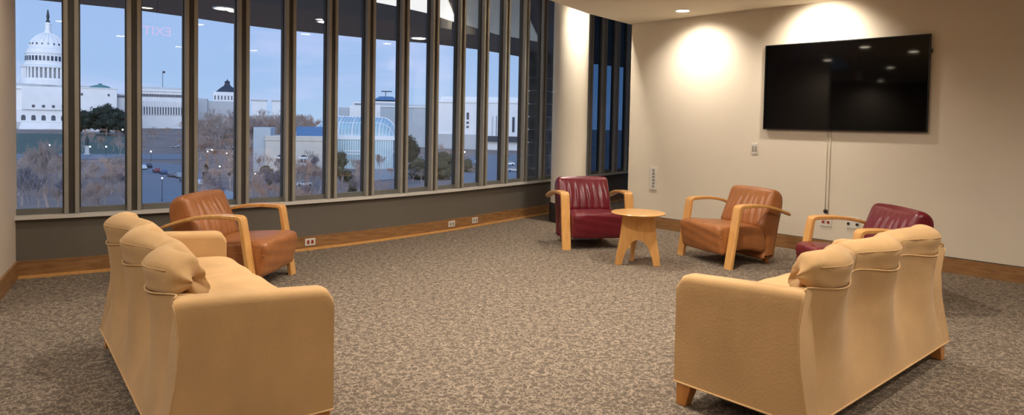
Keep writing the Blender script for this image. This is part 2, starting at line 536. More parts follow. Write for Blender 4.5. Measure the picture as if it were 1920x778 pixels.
# ceiling with its edge set back from the windows
def edge_pt(k, d=1.5):
    s = SA + (SB - SA) * k; p = fac_s(s); t = (fac_s(s + .01) - fac_s(s - .01)).normalized(); return p + Vector((t.y, -t.x)) * d


edge = []
for k in range(61):
    p = edge_pt(k / 60)
    if (p.y) < rwp(T_END, 0).y + .1: edge.append(p)
E1 = [Vector((.44, 7.83)), Vector((.91, 8.61)), Vector((1.65, 9.52))]
edge = [p for p in edge if p.x < .1] + E1 + [Vector((1.80, 9.70))]
poly = [(XL - .2, YB - .2), (XR + .3, YB - .2), rwp(tR, 0, -.2)[:2], rwp(T_END, 0, -.15)[:2]] + [p[:] for p in edge[::-1]] + [(XL - .2, edge[0].y)]
struct(MB().prism(poly, CEIL, HEAD + .35).build('ceiling', 'paint_ceiling', bevel=.012), 'low cream ceiling with recessed downlights', 'ceiling')
poly = [p[:] for p in edge] + [(2.9, 13.6)] + [((fac_s(SA + (SB - SA) * k / 60))[:]) for k in range(60, -1, -1)]
struct(MB().prism(poly, HEAD, HEAD + .25).build('ceiling_pocket', 'paint_pier'), 'raised ceiling strip along the windows', 'ceiling')

# column
CX, CYY = .815, 9.56
c = MB().lathe([(.25, 0), (.25, HEAD)], 48, (CX, CYY, 0)).build('column_round', 'paint_column', smooth=40); struct(c)
tag(c, 'round cream column in front of the windows', 'column')
MB().lathe([(.262, 0), (.268, .02), (.268, .265), (.262, .275)], 48, (CX, CYY, .001)).build('column_base', 'dark_base', c, smooth=40)

# ------------------------------------------------------------------ lighting inside
LAMPS = [((.15, 6.35), 215), ((-.75, 5.13), 105), ((1.73, 5.44), 235), ((4.12, 2.68), 260), ((-1.35, 4.0), 105), ((-3.1, 4.8), 60), ((-4.6, 2.8), 120), ((-3.2, 1.6), 170), ((-1.3, 1.2), 80), ((.25, 3.75), 250), ((2.4, 3.2), 130), ((.6, .6), 80), ((2.6, .6), 130), ((-7.9, 3.05), 90), ((-8.9, .95), 60), ((-2.6, -1.6), 120), ((.6, -1.8), 140), ((5.0, -.5), 230)]


def can_light(x, y, label, power=60, spot=115, blend=.9, lens=True, tilt=None):
    o = empty('ceiling_downlight', (x, y, CEIL)); tag(o, label, 'ceiling light', 'recessed downlights')
    MB().lathe([(.078, .004), (.100, 0), (.102, -.006), (.080, -.008), (.078, .004)], 32, caps=False).build('trim_ring', 'can_trim', o, smooth=60)
    MB().lathe([(.0, -.0045), (.079, -.0045), (.079, -.001), (.0, -.001)], 32, caps=False).build('lens', 'lens_on', o, smooth=60)
    if power:
        ld = bpy.data.lights.new('downlight', 'SPOT'); ld.energy = power; ld.color = (1, .91, .80); ld.spot_size = math.radians(spot); ld.spot_blend = blend; ld.shadow_soft_size = .06
        lo = bpy.data.objects.new('downlight_lamp', ld); COL.objects.link(lo); lo.location = (x, y, CEIL - .02)
        if tilt: lo.rotation_euler = tilt
    return o


W_ = 'one of the lit round ceiling downlights mirrored in the screen and windows'


def toward_wall(deg):
    a = math.radians(deg); d = Vector((RN.x * math.sin(a), RN.y * math.sin(a), -math.cos(a))); return d.to_track_quat('-Z', 'Y').to_euler()


can_light(2.06, 8.26, 'lit round downlight in the cream ceiling near the corner column, close to the cream wall', 160, 124, 1.0, tilt=toward_wall(24))
can_light(3.10, 7.17, 'lit round downlight in the ceiling just above the top edge of the big screen', 155, 116, .95, tilt=toward_wall(42))
for p, pw in LAMPS: can_light(p[0], p[1], W_, pw, 164, 1.0)
# unseen downlight added in the raised strip to brighten the column
o = can_light(1.05, 8.97, 'unseen downlight added in the raised strip to brighten the round cream column', 210, 130, 1.0)
o.location.z = HEAD
for l_ in COL.objects:
    if l_.type == 'LIGHT' and abs(l_.location.x - 1.05) < .001 and abs(l_.location.y - 8.97) < .001: l_.location.z = HEAD - .02

# exit sign hanging over the way out, seen as a red reflection in the glass
o = empty('exit_sign', (-1.86, 4.72, 2.33), .75)
tag(o, 'small red lit exit sign hung under the ceiling', 'sign')
MB().box(-.15, .15, -.02, .02, 0, .18).build('housing', 'plate_grey', o, bevel=.004)
MB().tube([(0, 0, .18), (0, 0, CEIL - 2.33)], .008, 8).build('hanger', 'plate_grey', o)
tx = bpy.data.curves.new('lettering', 'FONT'); tx.body = 'EXIT'; tx.size = .15; tx.align_x = 'CENTER'; tx.extrude = .001; tx.materials.append(MATS['exit_red'])
to = bpy.data.objects.new('lettering', tx); COL.objects.link(to); bpy.context.view_layer.update()
me_ = bpy.data.meshes.new_from_object(to); bpy.data.objects.remove(to)
to = bpy.data.objects.new('lettering', me_); COL.objects.link(to); to.parent = o; to.location = (0, .0215, .035); to.rotation_euler = (PI / 2, 0, PI)

# ------------------------------------------------------------------ things on the right wall
tvr, XV = rw_root('television', 0, 0)
sx_ = 1 if XV.dot(Vector((-RD.x, -RD.y, 0))) > 0 else -1      # local x = sx_ * (-t)


def lx(t): return -t * sx_


def wbox(mb, t0, t1, o0, o1, z0, z1):
    a, b = sorted((lx(t0), lx(t1))); return mb.box(a, b, o0, o1, z0, z1)


tag(tvr, 'large black flat screen television mounted on the cream wall', 'television')
T0, T1, Z0, Z1 = 3.736, 2.018, 1.377, 2.366
wbox(MB(), T0, T1, .012, .036, Z0, Z1).build('casing', 'tv_black', tvr, bevel=.006)
wbox(MB(), T0 - .012, T1 + .012, .036, .0375, Z0 + .016, Z1 - .012).build('screen', 'tv_glass', tvr)
f = MB()
wbox(f, T0, T0 - .012, .036, .040, Z0, Z1); wbox(f, T1 + .012, T1, .036, .040, Z0, Z1); wbox(f, T0, T1, .036, .040, Z1 - .012, Z1); wbox(f, T0, T1, .036, .040, Z0, Z0 + .016)
f.build('bezel', 'tv_black', tvr)
wbox(MB(), T1, T1 - .016, .014, .034, Z1 - .19, Z1 - .15).build('side_sensor', 'tv_black', tvr, bevel=.003)
wbox(MB(), 3.1, 2.65, .0, .012, 1.6, 2.1).build('wall_mount', 'tv_black', tvr)

# cords from screen to outlet
for k, dt in enumerate((.012, -.022)):
    zs = (1.40, 1.1, .8, .6, .49 if k == 0 else .44)
    cm = MB().tube([(lx(2.985 + dt), .010, z) for z in zs], .0035, 6).build('power_cord', 'cord', tvr, smooth=180)


def plate(name, t, z, w_, h_, label, cat, group=None):
    o, _ = rw_root(name, t, z); tag(o, label, cat, group)
    MB().box(-w_ / 2, w_ / 2, 0, .008, -h_ / 2, h_ / 2).build('cover_plate', 'plate', o, bevel=.002)
    return o


o = plate('wall_switch', 3.85, 1.142, .082, .13, 'white double switch plate on the cream wall left below the screen', 'switch')
for s_ in (-1, 1):
    MB().box(s_ * .018 - .011, s_ * .018 + .011, .008, .012, -.035, .035).build('rocker', 'plate_grey', o, bevel=.002)
o, _ = rw_root('wall_intercom', 5.29, .675); tag(o, 'tall narrow white control panel with a column of grey buttons near the wall corner', 'control panel')
MB().box(-.055, .055, 0, .012, -.155, .155).build('cover_plate', 'plate', o, bevel=.003)
for k in range(6):
    MB().box(-.03, .012, .012, .016, .115 - k * .044 - .012, .115 - k * .044 + .012).build('button', 'plate_grey', o, bevel=.002)
o = plate('wall_outlet', 2.985, .372, .13, .125, 'wall outlet with two orange sockets under the hanging cords', 'outlet', 'outlets on the screen wall')
for s_ in (-1, 1): MB().lathe([(0, 0), (.016, 0), (.016, .004), (0, .004)], 16).build('socket', 'slot_red', o, smooth=40).matrix_local = Matrix.Translation((s_ * .028, .008, -.016)) @ Matrix.Rotation(-PI / 2, 4, 'X')
o = plate('wall_outlet', 2.70, .382, .13, .125, 'wall outlet with two dark sockets, nearer the big screen\'s right edge than the orange one', 'outlet', 'outlets on the screen wall')
for s_ in (-1, 1): MB().lathe([(0, 0), (.016, 0), (.016, .004), (0, .004)], 16).build('socket', 'slot_dark', o, smooth=40).matrix_local = Matrix.Translation((s_ * .045, .008, -.014)) @ Matrix.Rotation(-PI / 2, 4, 'X')
o, _ = rw_root('power_plug', 2.99, .478); tag(o, 'small black plug in the wall at the end of the hanging cords', 'plug')
MB().lathe([(0, 0), (.02, 0), (.022, .02), (.012, .035), (0, .036)], 16).build('plug_body', 'slot_dark', o, smooth=40).matrix_local = Matrix.Translation((0, .0, 0)) @ Matrix.Rotation(-PI / 2, 4, 'X')


# outlets on the baseboard under the windows
def fac_outlet(px, py, label, m, lab2):
    p = onz(px, py, .07); best = min((S_M[0] + k * .002 for k in range(4500)), key=lambda s: (fac_s(s) - Vector((p.x, p.y))).length)
    q = fac_s(best); t = (fac_s(best + .01) - fac_s(best - .01)).normalized(); n = Vector((t.y, -t.x))
    o = empty('baseboard_outlet', (q.x + n.x * .018, q.y + n.y * .018, .086), math.atan2(t.y, t.x)); tag(o, label, 'outlet', 'outlets in the window baseboard')
    MB().box(-.058, .058, -.008, 0, -.038, .038).build('cover_plate', 'plate', o, bevel=.002)
    for s_ in (-1, 1):
        MB().box(s_ * .024 - .014, s_ * .024 + .014, -.011, -.008, -.02, .02).build('socket', m, o, bevel=.003)


fac_outlet(596, 461, 'baseboard outlet with two red sockets beside the tan armchair at the windows', 'slot_red', '')
fac_outlet(860, 424, 'baseboard outlet with pale sockets, the left one of two close together', 'plate_grey', '')
fac_outlet(890, 415, 'wood-tinted baseboard outlet, the right one of two close together', 'plate_grey', '')


# ------------------------------------------------------------------ armchairs
def arm_path():
    p = [(0.0, 0.0), (.030, .19), (.060, .38), (.084, .53), (.0930, .585), (.102, .603), (.122, .611), (.17, .615), (.30, .617), (.44, .605), (.57, .576), (.68, .540), (.748, .512)]
    return smooth_open(p, 5)


def make_arm(side):
    """front leg and armrest bent from one ply strip; returns (leg, rest) meshes"""
    pts = arm_path(); n = len(pts); rings = []; lens = [0]
    for i in range(1, n): lens.append(lens[-1] + math.hypot(pts[i][0] - pts[i - 1][0], pts[i][1] - pts[i - 1][1]))
    T = lens[-1]
    for i, (y, z) in enumerate(pts):
        a = pts[max(i - 1, 0)]; b = pts[min(i + 1, n - 1)]; t = Vector((b[0] - a[0], b[1] - a[1])).normalized(); nn = Vector((-t.y, t.x))
        u = lens[i] / T
        th = .018 if u < .35 else .018 - .007 * (u - .35) / .65
        wd = .050 if u < .45 else .050 - .008 * (u - .45)
        if u > .93: wd *= math.sqrt(max(.12, 1 - ((u - .93) / .072) ** 2))
        if i == 0:
            t = Vector((0.15, 1)).normalized(); nn = Vector((-1, 0))
        c = Vector((y, z)); xo = side * (.016 * max(0, (u - .5)) / .5)
        ch = .005
        ring = []
        for (dx, dn) in ((-wd + ch, -th), (wd - ch, -th), (wd, -th + ch), (wd, th - ch), (wd - ch, th), (-wd + ch, th), (-wd, th - ch), (-wd, -th + ch)):
            q = c + nn * dn; ring.append((dx + xo, q.x + .019, max(q.y, 0)))
        rings.append(ring)
    return rings


def make_chair(leather, label, side_leather='leather'):
    root = empty('armchair'); tag(root, label, 'armchair', 'leather armchairs with bent maple arms')
    for s_ in (-1, 1):
        r = make_arm(s_)
        k = 22
        l = MB().loft(r[:k + 1]).build('front_leg', 'maple', root, smooth=35); l.location = (s_ * .380, 0, 0)
        a = MB().loft(r[k:]).build('armrest', 'maple', root, smooth=35); a.location = (s_ * .380, 0, 0)
    # seat block
    seat = smooth_closed([(-.005, .125), (-.035, .20), (-.05, .30), (-.058, .365), (-.035, .402), (.06, .412), (.25, .400), (.42, .386), (.50, .37), (.54, .28), (.56, .17), (.50, .125), (.36, .155), (.20, .160), (.08, .135)], 4)

    def dseat(x, y, z):
        u = x / .31
        if z > .33: z += .012 * (1 - u * u) + .002 * math.sin(x * 60 + y * 9)
        if y < .02: y -= .008 * (1 - u * u) + .0025 * math.sin(z * 70 + x * 12)
        return y, z
    pad(seat, .645, .035, 22, dseat).build('seat', leather, root, smooth=60)
    # seam line round the seat cushion
    for s_ in (-1, 1): MB().tube([(s_ * .320, y, z) for y, z in smooth_open([(-.045, .30), (.12, .315), (.32, .325), (.47, .30)], 4)], .004, 6).build('seat_welt', leather, root, smooth=180)
    # back: thick cushion that runs down to the rear feet
    back = smooth_closed([(.50, .06), (.535, .17), (.525, .28), (.455, .385), (.47, .46), (.505, .57), (.545, .68), (.572, .738), (.615, .757), (.67, .742), (.715, .69), (.722, .58), (.705, .42), (.69, .25), (.675, .10), (.655, .055), (.58, .05)], 4)

    def dback(x, y, z):
        u = x / .32
        if z > .2: y += .042 * min(1, (z - .2) / .4)
        yl = y - .042 * min(1, max(0, z - .2) / .4)
        if z > .37 and yl < .60:
            k = math.sin(min(1, max(0, (z - .37) / .36)) * PI)
            fan = x * (1 + .55 * (z - .5))
            y -= .030 * k * (1 - u * u)
            y += k * (1 - abs(u) ** 3) * (.010 * math.sin(fan * 78) + .005 * math.sin(fan * 131 + z * 9))
        elif z > .7: z += .012 * (1 - u * u)
        elif yl > .62: y += .015 * (1 - u * u)
        return y, z
    pad(back, .645, .045, 56, dback).build('backrest', leather, root, smooth=60)
    for s_ in (-1, 1):
        MB().box(s_ * .24 - .022, s_ * .24 + .022, .60, .645, 0, .062).build('rear_foot', 'foot_wood', root, bevel=.004)
    return root


CH = [('red_leather', 'burgundy leather armchair facing the viewer beside the cream column', (1.0, 7.45), .222),
      ('tan_leather', 'tan leather armchair beside the round table in front of the cream wall', (1.985, 6.875), -1.181),
      ('red_leather', 'burgundy leather armchair half hidden behind the sofa below the screen', (2.56, 5.51), -1.53),
      ('tan_leather', 'tan leather armchair by the windows behind the sofa on that side', (-1.965, 5.60), 1.50)]
for m_, lb, (x, y), rz in CH:
    c = make_chair(m_, lb); c.location = (x, y, 0); c.rotation_euler = (0, 0, rz)

# ------------------------------------------------------------------ side table
TX, TY = 1.275, 6.66
tb = empty('side_table', (TX, TY, 0), math.radians(-4)); tag(tb, 'small round maple side table between the two armchairs', 'table')
MB().lathe([(0, .508), (.235, .508), (.262, .516), (.268, .524), (.262, .531), (0, .531)], 64).build('tabletop', 'maple_top', tb, smooth=40)


def leg_panel(w_top, w_bot, zt, apex, inner, half=None):
    out_r = smooth_open([(w_top, zt), (w_top + .012, zt * .8), (w_top + .03, zt * .5), (w_bot - .012, zt * .22), (w_bot, 0)], 6)
    arch = smooth_open([(inner, 0), (inner * .86, apex * .38), (inner * .58, apex * .76), (inner * .25, apex * .96), (0, apex)], 6)
    if half: return [(0, zt)] + out_r + arch
    return [(-x, z) for x, z in out_r[::-1]] + out_r + arch + [(-x, z) for x, z in arch[::-1][1:]]


mx_ = Matrix.Rotation(PI / 2, 4, 'X')
MB().prism(leg_panel(.155, .222, .508, .255, .155), -.012, .012, Matrix.Translation((0, -.03, 0)) @ mx_).build('leg_panel', 'maple', tb, bevel=.003)
pl = leg_panel(.15, .235, .508, .25, .165, True)
MB().prism(pl, -.012, .012, Matrix.Translation((0, -.018, 0)) @ Matrix.Rotation(math.radians(100), 4, 'Z') @ mx_).build('leg_panel', 'maple', tb, bevel=.003)

# ------------------------------------------------------------------ sofas
SLEN, SDEP, HA, HB, HEM = 1.873, .65, .655, .692, .112
NL = 3; PER = SLEN / NL


def wave(x):
    e_ = min(1, min(x, SLEN - x) / .09); e_ = e_ * e_ * (3 - 2 * e_)
    return -.042 * math.cos(2 * PI * x / PER) * e_


def ztop(x):
    e_ = min(1, min(x, SLEN - x) / .09)
    return HB + (.012 * math.cos(2 * PI * x / PER) - .004) * e_


def backprof(z):
    # rear profile from hem to top
    P = [(HEM, .040), (.25, .012), (.38, -.012), (.52, -.022), (.62, -.012), (HB, 0)]
    for (z0, a), (z1, b) in zip(P, P[1:]):
        if z <= z1:
            t = (z - z0) / (z1 - z0); t = t * t * (3 - 2 * t) if False else t; return a + (b - a) * t
    return 0


def armtop(y):
    u = y / SDEP
    return HA + .012 * math.sin(u * PI) * .6 + (HB - HA) * u ** 1.6


def make_sofa(label):
    root = empty('sofa'); tag(root, label, 'sofa', 'three-seat tan suede sofas')
    AT = .125
    # back shell: outer surface with three swelling lobes
    mb = MB(); nx, nz = 72, 14; rows = []
    for j in range(nz + 1):
        row = []
        for i in range(nx + 1):
            x = .09 + (SLEN - .18) * i / nx; z = HEM + (ztop(x) - HEM) * j / nz
            fade = min(1, max(0, (z - HEM) / .42)); fade = fade * fade * (3 - 2 * fade)
            row.append((x, SDEP + backprof(min(z, HB)) + wave(x) * fade, z))
        rows.append(row)
    vs = []; fs = []
    for row in rows: vs += row
    w1 = nx + 1
    for j in range(nz):
        for i in range(nx): fs.append((j * w1 + i, j * w1 + i + 1, (j + 1) * w1 + i + 1, (j + 1) * w1 + i))
    # inner face
    o_ = len(vs)
    for j in (0, 1):
        for i in range(nx + 1):
            x = .09 + (SLEN - .18) * i / nx; vs.append((x, SDEP - .10 + wave(x), HEM + (ztop(x) - .012 - HEM) * j))
    for i in range(nx): fs.append((o_ + i, o_ + i + 1, o_ + w1 + i + 1, o_ + w1 + i))
    t_ = nz * w1
    for i in range(nx):
        fs.append((t_ + i, t_ + i + 1, o_ + w1 + i + 1, o_ + w1 + i)); fs.append((i, i + 1, o_ + i + 1, o_ + i))
    fs.append(tuple([j * w1 for j in range(nz + 1)] + [o_ + w1, o_])); fs.append(tuple([j * w1 + nx for j in range(nz + 1)] + [o_ + w1 + nx, o_ + nx]))
    mb.add(vs, fs); bk = mb.build('back', 'suede', root, smooth=50)
    # welt round the top and down the corners and along the hem
    MB().tube([(x_, SDEP + wave(x_) - .001, ztop(x_) + .001) for x_ in [.03 + (SLEN - .06) * i / nx for i in range(nx + 1)]], .0042, 8).build('back_welt', 'suede', bk, smooth=180)
    # arms
    for x0, x1, so in ((0, AT, -1), (SLEN, SLEN - AT, 1)):
        n = 26; rings = []
        sgn = 1 if x1 > x0 else -1

        def yend(x, z):
            f_ = min(1, max(0, (z - HEM) / .42)); f_ = f_ * f_ * (3 - 2 * f_)
            return SDEP + backprof(min(z, HB)) + wave(x) * f_ - (.002 if abs(x - x0) > .001 else 0)
        for i in range(n + 1):
            u = i / n; y = SDEP * u
            fr = max(0, 1 - y / .05); zt = min(armtop(y), HB - .002) - .045 * (1 - math.sqrt(max(0, 1 - fr * fr)))
            rr = .035; col = [HEM + (zt - rr - HEM) * k / 12 for k in range(13)]
            ring = [(x0, z) for z in col]
            for k in range(1, 6):
                a = PI / 2 * k / 5; ring.append((x0 + sgn * rr * (1 - math.cos(a)), zt - rr + rr * math.sin(a)))
            for k in range(0, 6):
                a = PI / 2 * (1 - k / 5); ring.append((x1 - sgn * rr * (1 - math.cos(a)), zt - rr + rr * math.sin(a)))
            ring += [(x1, z) for z in col[::-1]]
            rings.append([(x, u * yend(x, z), z) for x, z in ring])
        ar = MB().loft(rings).build('arm', 'suede', root, smooth=50)
        e_ = [(x0 + so * .001, yend(x0, z), z) for z in [HEM + (HB - .012 - HEM) * j / nz for j in range(nz + 1)]]
        MB().tube(e_, .0035, 6).build('corner_welt', 'suede_welt', ar, smooth=180)
        MB().tube([(x0 + so * .002, .0, HEM + .004), (x0 + so * .002, SDEP + backprof(HEM), HEM + .004)], .0045, 6).build('hem_welt', 'suede_welt', ar, smooth=180)
    MB().tube([(SLEN * i / nx, SDEP + backprof(HEM) + .001, HEM + .004) for i in range(nx + 1)], .0045, 6).build('hem_welt', 'suede_welt', bk, smooth=180)
    # base rail and dark lining underneath
    MB().box(AT, SLEN - AT, .012, .06, HEM, .30).build('front_rail', 'suede', root, bevel=.012)
    MB().box(.03, SLEN - .03, .03, SDEP - .02, HEM + .004, HEM + .05).build('lining', 'lining', root)
    # one long seat cushion
    prof = smooth_closed([(-.012, .305), (-.022, .40), (-.016, .475), (.03, .508), (.14, .518), (.30, .512), (.46, .50), (.50, .42), (.45, .29), (.2, .285), (.03, .285)], 4)
    sw = SLEN - 2 * AT - .012

    def dseat(x, y, z):
        if z > .4:
            k = abs(((x + sw / 2) / (sw / 3)) % 1 - .5) * 2
            z += .012 * (1 - k ** 6) - .006 + .0025 * math.sin(x * 21 + y * 13)
        return y, z
    s_ = pad(prof, sw, .04, 60, dseat).build('seat_cushion', 'suede', root, smooth=60); s_.location = (SLEN / 2, .0, 0)
    # three back cushions, one wavy roll
    for q in range(3):
        xa, xb = PER * q + (.125 if q == 0 else 0), PER * (q + 1) - (.125 if q == 2 else 0)
        nseg = 26; rings = []
        for i in range(nseg + 1):
            u = i / nseg; x = xa + (xb - xa) * u
            w0 = wave(x); crest = math.sin(PI * min(1, max(0, (x - PER * q) / PER)))
            free = (q == 0 and u < .5) or (q == 2 and u >= .5)
            ed = min(u, 1 - u) * (xb - xa)
            rd = .045 if free else .02
            sh = 1.0 if ed > rd else math.sqrt(max(0, 1 - (1 - ed / rd) ** 2))
            sh = .93 + .07 * sh if not free else .80 + .20 * sh
            shear = (.11 * max(0, 1 - ed / .26)) if free else 0
            near = min(x, SLEN - x)
            bot = .48 if near > AT + .03 else .655
            top = .820 + .022 * crest
            yb = SDEP + w0
            fw = SDEP - .155 + w0 * 1.5 - .012 * crest
            pr = [(yb - .012, HB - .012), (yb - .002, HB + .030), (yb + .006 + w0 * .1, .782), (yb - .026, top - .018), (yb - .075, top), (yb - .115, top - .012), (fw + .020, top - .06), (fw - .006, .72), (fw - .022, max(bot + .012, .60)), (fw + .004, bot + .002), (fw + .06, bot), (yb - .08, max(bot, .66) + .03)]
            ring = smooth_closed(pr, 3)
            cy_ = sum(p[0] for p in ring) / len(ring); cz_ = .76
            # puckered ends
            out = []
            for (y, z) in ring:
                yy = cy_ + (y - cy_) * (1 - (1 - sh) * .55); zz = z if z < HB + .03 else HB + .03 + (z - HB - .03) * (1 - (1 - sh) * .7)
                jig = .002 * math.sin(37 * x + 23 * z) + (.004 * math.sin(70 * z + 31 * y) if free and ed < .06 else 0)
                sgx = 1 if q == 0 else -1
                out.append((x + (jig if free else 0) + sgx * shear * max(0, (yb - y) / .18), yy + jig, zz))
            rings.append(out)
        capr = []
        for rg, sg_ in ((rings[0], -1), (rings[-1], 1)):
            cx_ = sum(p[0] for p in rg) / len(rg); cyy = sum(p[1] for p in rg) / len(rg); czz = sum(p[2] for p in rg) / len(rg)
            capr.append([[(p[0] + sg_ * bu, cyy + (p[1] - cyy) * k_, czz + (p[2] - czz) * k_) for p in rg] for k_, bu in ((.82, .006), (.5, .012), (.1, .014))])
        rings = capr[0][::-1] + rings + capr[1]
        cu = MB().loft(rings).build('back_cushion', 'suede', root, smooth=70)
        wl = [(x_, SDEP + wave(x_) * 1.1 + .005, .783) for x_ in [xa + .02 + (xb - xa - .04) * i / 24 for i in range(25)]]
        MB().tube(wl, .0032, 6).build('cushion_welt', 'suede', cu, smooth=180)
    # tapered block feet
    for fx in (0, 1):
        for fy in (0, 1):
            x = .008 if fx == 0 else SLEN - .008; y = .01 if fy == 0 else SDEP + .02
            dx = 1 if fx == 0 else -1; dy = 1 if fy == 0 else -1
            top = [(x, y), (x + dx * .085, y), (x + dx * .085, y + dy * .085), (x, y + dy * .085)]
            bo = [(x + dx * .0, y + dy * .0), (x + dx * .055, y), (x + dx * .055, y + dy * .055), (x, y + dy * .055)]
            MB().loft([[(p[0], p[1], 0) for p in bo], [(p[0], p[1], HEM + .006) for p in top]]).build('foot', 'foot_wood', root, bevel=.004)
    return root


S1 = make_sofa('tan suede sofa on the window side, with its back to the beige pier')
la = -.6561; l1 = Vector((math.sin(la), math.cos(la)))
S1.location = (-.7699, 2.925, 0); S1.rotation_euler = (0, 0, math.atan2(l1.y, l1.x))
S2 = copy_tree(S1)
S2['label'] = 'tan suede sofa on the screen side, showing its three-lobed rear'
la = .8484; l2 = Vector((math.sin(la), math.cos(la))); e2 = Vector((.8385, 3.3337)) + l2 * SLEN
S2.location = (e2.x, e2.y, 0); S2.rotation_euler = (0, 0, math.atan2(-l2.y, -l2.x))

# ================================================================== outside
GZ = -16.0


def gz(y):                       # ground height: flat near, rising toward the far hill
    if y < 330: return GZ
    t = min(1, (y - 330) / 230); return GZ + 4.6 * t * t * (3 - 2 * t)


def gpt(px, py):
    """point on the ground behind pixel"""
    d = ray(px, py); o = Vector((0, 0, EYE)); lo, hi = 20., 1500.
    for _ in range(50):
        m = (lo + hi) / 2; p = o + d * (m / d.y)
        if p.z > gz(m): lo = m
        else: hi = m
    return o + d * (hi / d.y)


def gx(px, Y): return at(px, 230, Y).x


def terrain_patch(name, m, poly_px, lift, n=14, label=None, cat=None):
    """ground-hugging sheet: quad from four pixel corners on the ground (left-near, right-near, right-far, left-far)"""
    c = [gpt(*p) for p in poly_px]

    def P(u, v):
        a = c[0].lerp(c[1], u); b = c[3].lerp(c[2], u); p = a.lerp(b, v); return (p.x, p.y, gz(p.y) + lift)
    o = MB().grid(P, n, n).build(name, m, smooth=180); struct(o, label, cat); return o


def Pg(u, v):
    y = 14 + 1500 * v ** 2.2; x = (-1 + 2 * u) * (60 + y * 1.1); return (x, y, gz(y))


struct(MB().grid(Pg, 40, 80).build('ground', 'earth', smooth=180), 'winter ground of the park outside', 'ground')
terrain_patch('lawn_1', 'lawn', [(20, 290), (260, 290), (260, 252), (20, 250)], .05, label='green lawn in front of the white domed building', cat='lawn')
terrain_patch('road_1', 'asphalt', [(20, 299), (360, 299), (360, 289), (20, 289)], .10, label='pale road crossing in front of the lawn', cat='road')
terrain_patch('road_2', 'asphalt', [(240, 385), (470, 400), (352, 310), (262, 304)], .12, label='blue-grey street with parked cars', cat='road')
terrain_patch('path_1', 'paving', [(355, 352), (452, 382), (452, 366), (355, 336)], .16, label='pale pavement beside the street', cat='pavement')
terrain_patch('road_3', 'asphalt', [(860, 345), (1010, 340), (985, 288), (880, 292)], .1, label='pale car park near the stone wing', cat='road')
terrain_patch('path_2', 'paving', [(700, 340), (800, 330), (800, 296), (705, 300)], .1, label='pale path beside the glasshouse', cat='pavement')

# --- the museum's own overhang and stone wing
SZ = HEAD + .06
so_edge = [onz(px, py, SZ) for px, py in [(30, -4), (150, 8), (240, 17), (345, 31), (440, 45), (530, 56), (622, 65), (720, 75), (800, 81), (850, 87), (897, 93), (940, 100), (985, 108), (1105, 119), (1190, 129)]]
so_edge = [so_edge[0] + (so_edge[0] - so_edge[1]) * 1.6] + so_edge
inner = [fac_s(SA + (SB - SA) * k / 24) for k in range(25)]
inn = []
for k in range(25):
    s = SA + (SB - SA) * k / 24; t = (fac_s(s + .01) - fac_s(s - .01)).normalized(); inn.append(fac_s(s) + Vector((-t.y, t.x)) * .17)
poly = [(p.x, p.y) for p in so_edge] + [(p.x, p.y) for p in inn[::-1]]
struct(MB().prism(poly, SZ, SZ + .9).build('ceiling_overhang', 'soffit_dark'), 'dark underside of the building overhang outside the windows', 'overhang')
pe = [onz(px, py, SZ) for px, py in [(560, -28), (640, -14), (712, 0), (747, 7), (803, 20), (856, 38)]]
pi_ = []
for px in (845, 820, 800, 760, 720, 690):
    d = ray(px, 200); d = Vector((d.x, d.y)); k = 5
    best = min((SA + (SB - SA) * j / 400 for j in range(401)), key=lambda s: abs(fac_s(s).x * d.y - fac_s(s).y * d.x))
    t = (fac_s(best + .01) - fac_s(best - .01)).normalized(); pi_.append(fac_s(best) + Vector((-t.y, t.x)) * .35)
o = MB().prism([(p.x, p.y) for p in pe] + [(p.x, p.y) for p in pi_], SZ - .05, SZ - .002).build('soffit_glow_panel', 'soffit_glow'); tag(o, 'long cream overhang panel outside the upper windows, glowing in place of light on it', 'ceiling light')  # bright soffit strip: its light is put in as glow, no lamp here
pf = [onz(px, py, SZ) for px, py in [(868, 40), (930, 60), (1012, 75)]]
pg = []
for px in (1000, 960, 920, 868):
    d = ray(px, 200); best = min((SA + (SB - SA) * j / 400 for j in range(401)), key=lambda s: abs(fac_s(s).x * d.y - fac_s(s).y * d.x))
    t = (fac_s(best + .01) - fac_s(best - .01)).normalized(); pg.append(fac_s(best) + Vector((-t.y, t.x)) * .35)
struct(MB().prism([(p.x, p.y) for p in pf] + [(p.x, p.y) for p in pg], SZ - .05, SZ - .002).build('ceiling_panel', 'paint_wall'), 'unlit cream panel in the overhang beside the glowing one', 'ceiling')
for k, (px, py) in enumerate([(420, 15), (612, 40), (785, 71)]):
    p = onz(px, py, SZ); o = empty('overhang_downlight', (p.x, p.y, SZ)); tag(o, ['lit round light in the dark overhang, the one above the distant dark-roofed dome', 'lit round light in the dark overhang above the arched glasshouse', 'lit round light at the rim of the dark overhang above the bare round tree'][k], 'ceiling light', 'round lights in the overhang')
    MB().lathe([(.17, 0), (.20, 0), (.20, -.02), (.165, -.02)], 24, caps=False).build('trim_ring', 'can_trim', o, smooth=40); MB().lathe([(0, -.012), (.17, -.012), (.17, -.004), (0, -.004)], 24, caps=False).build('lens', 'lens_on', o, smooth=40)
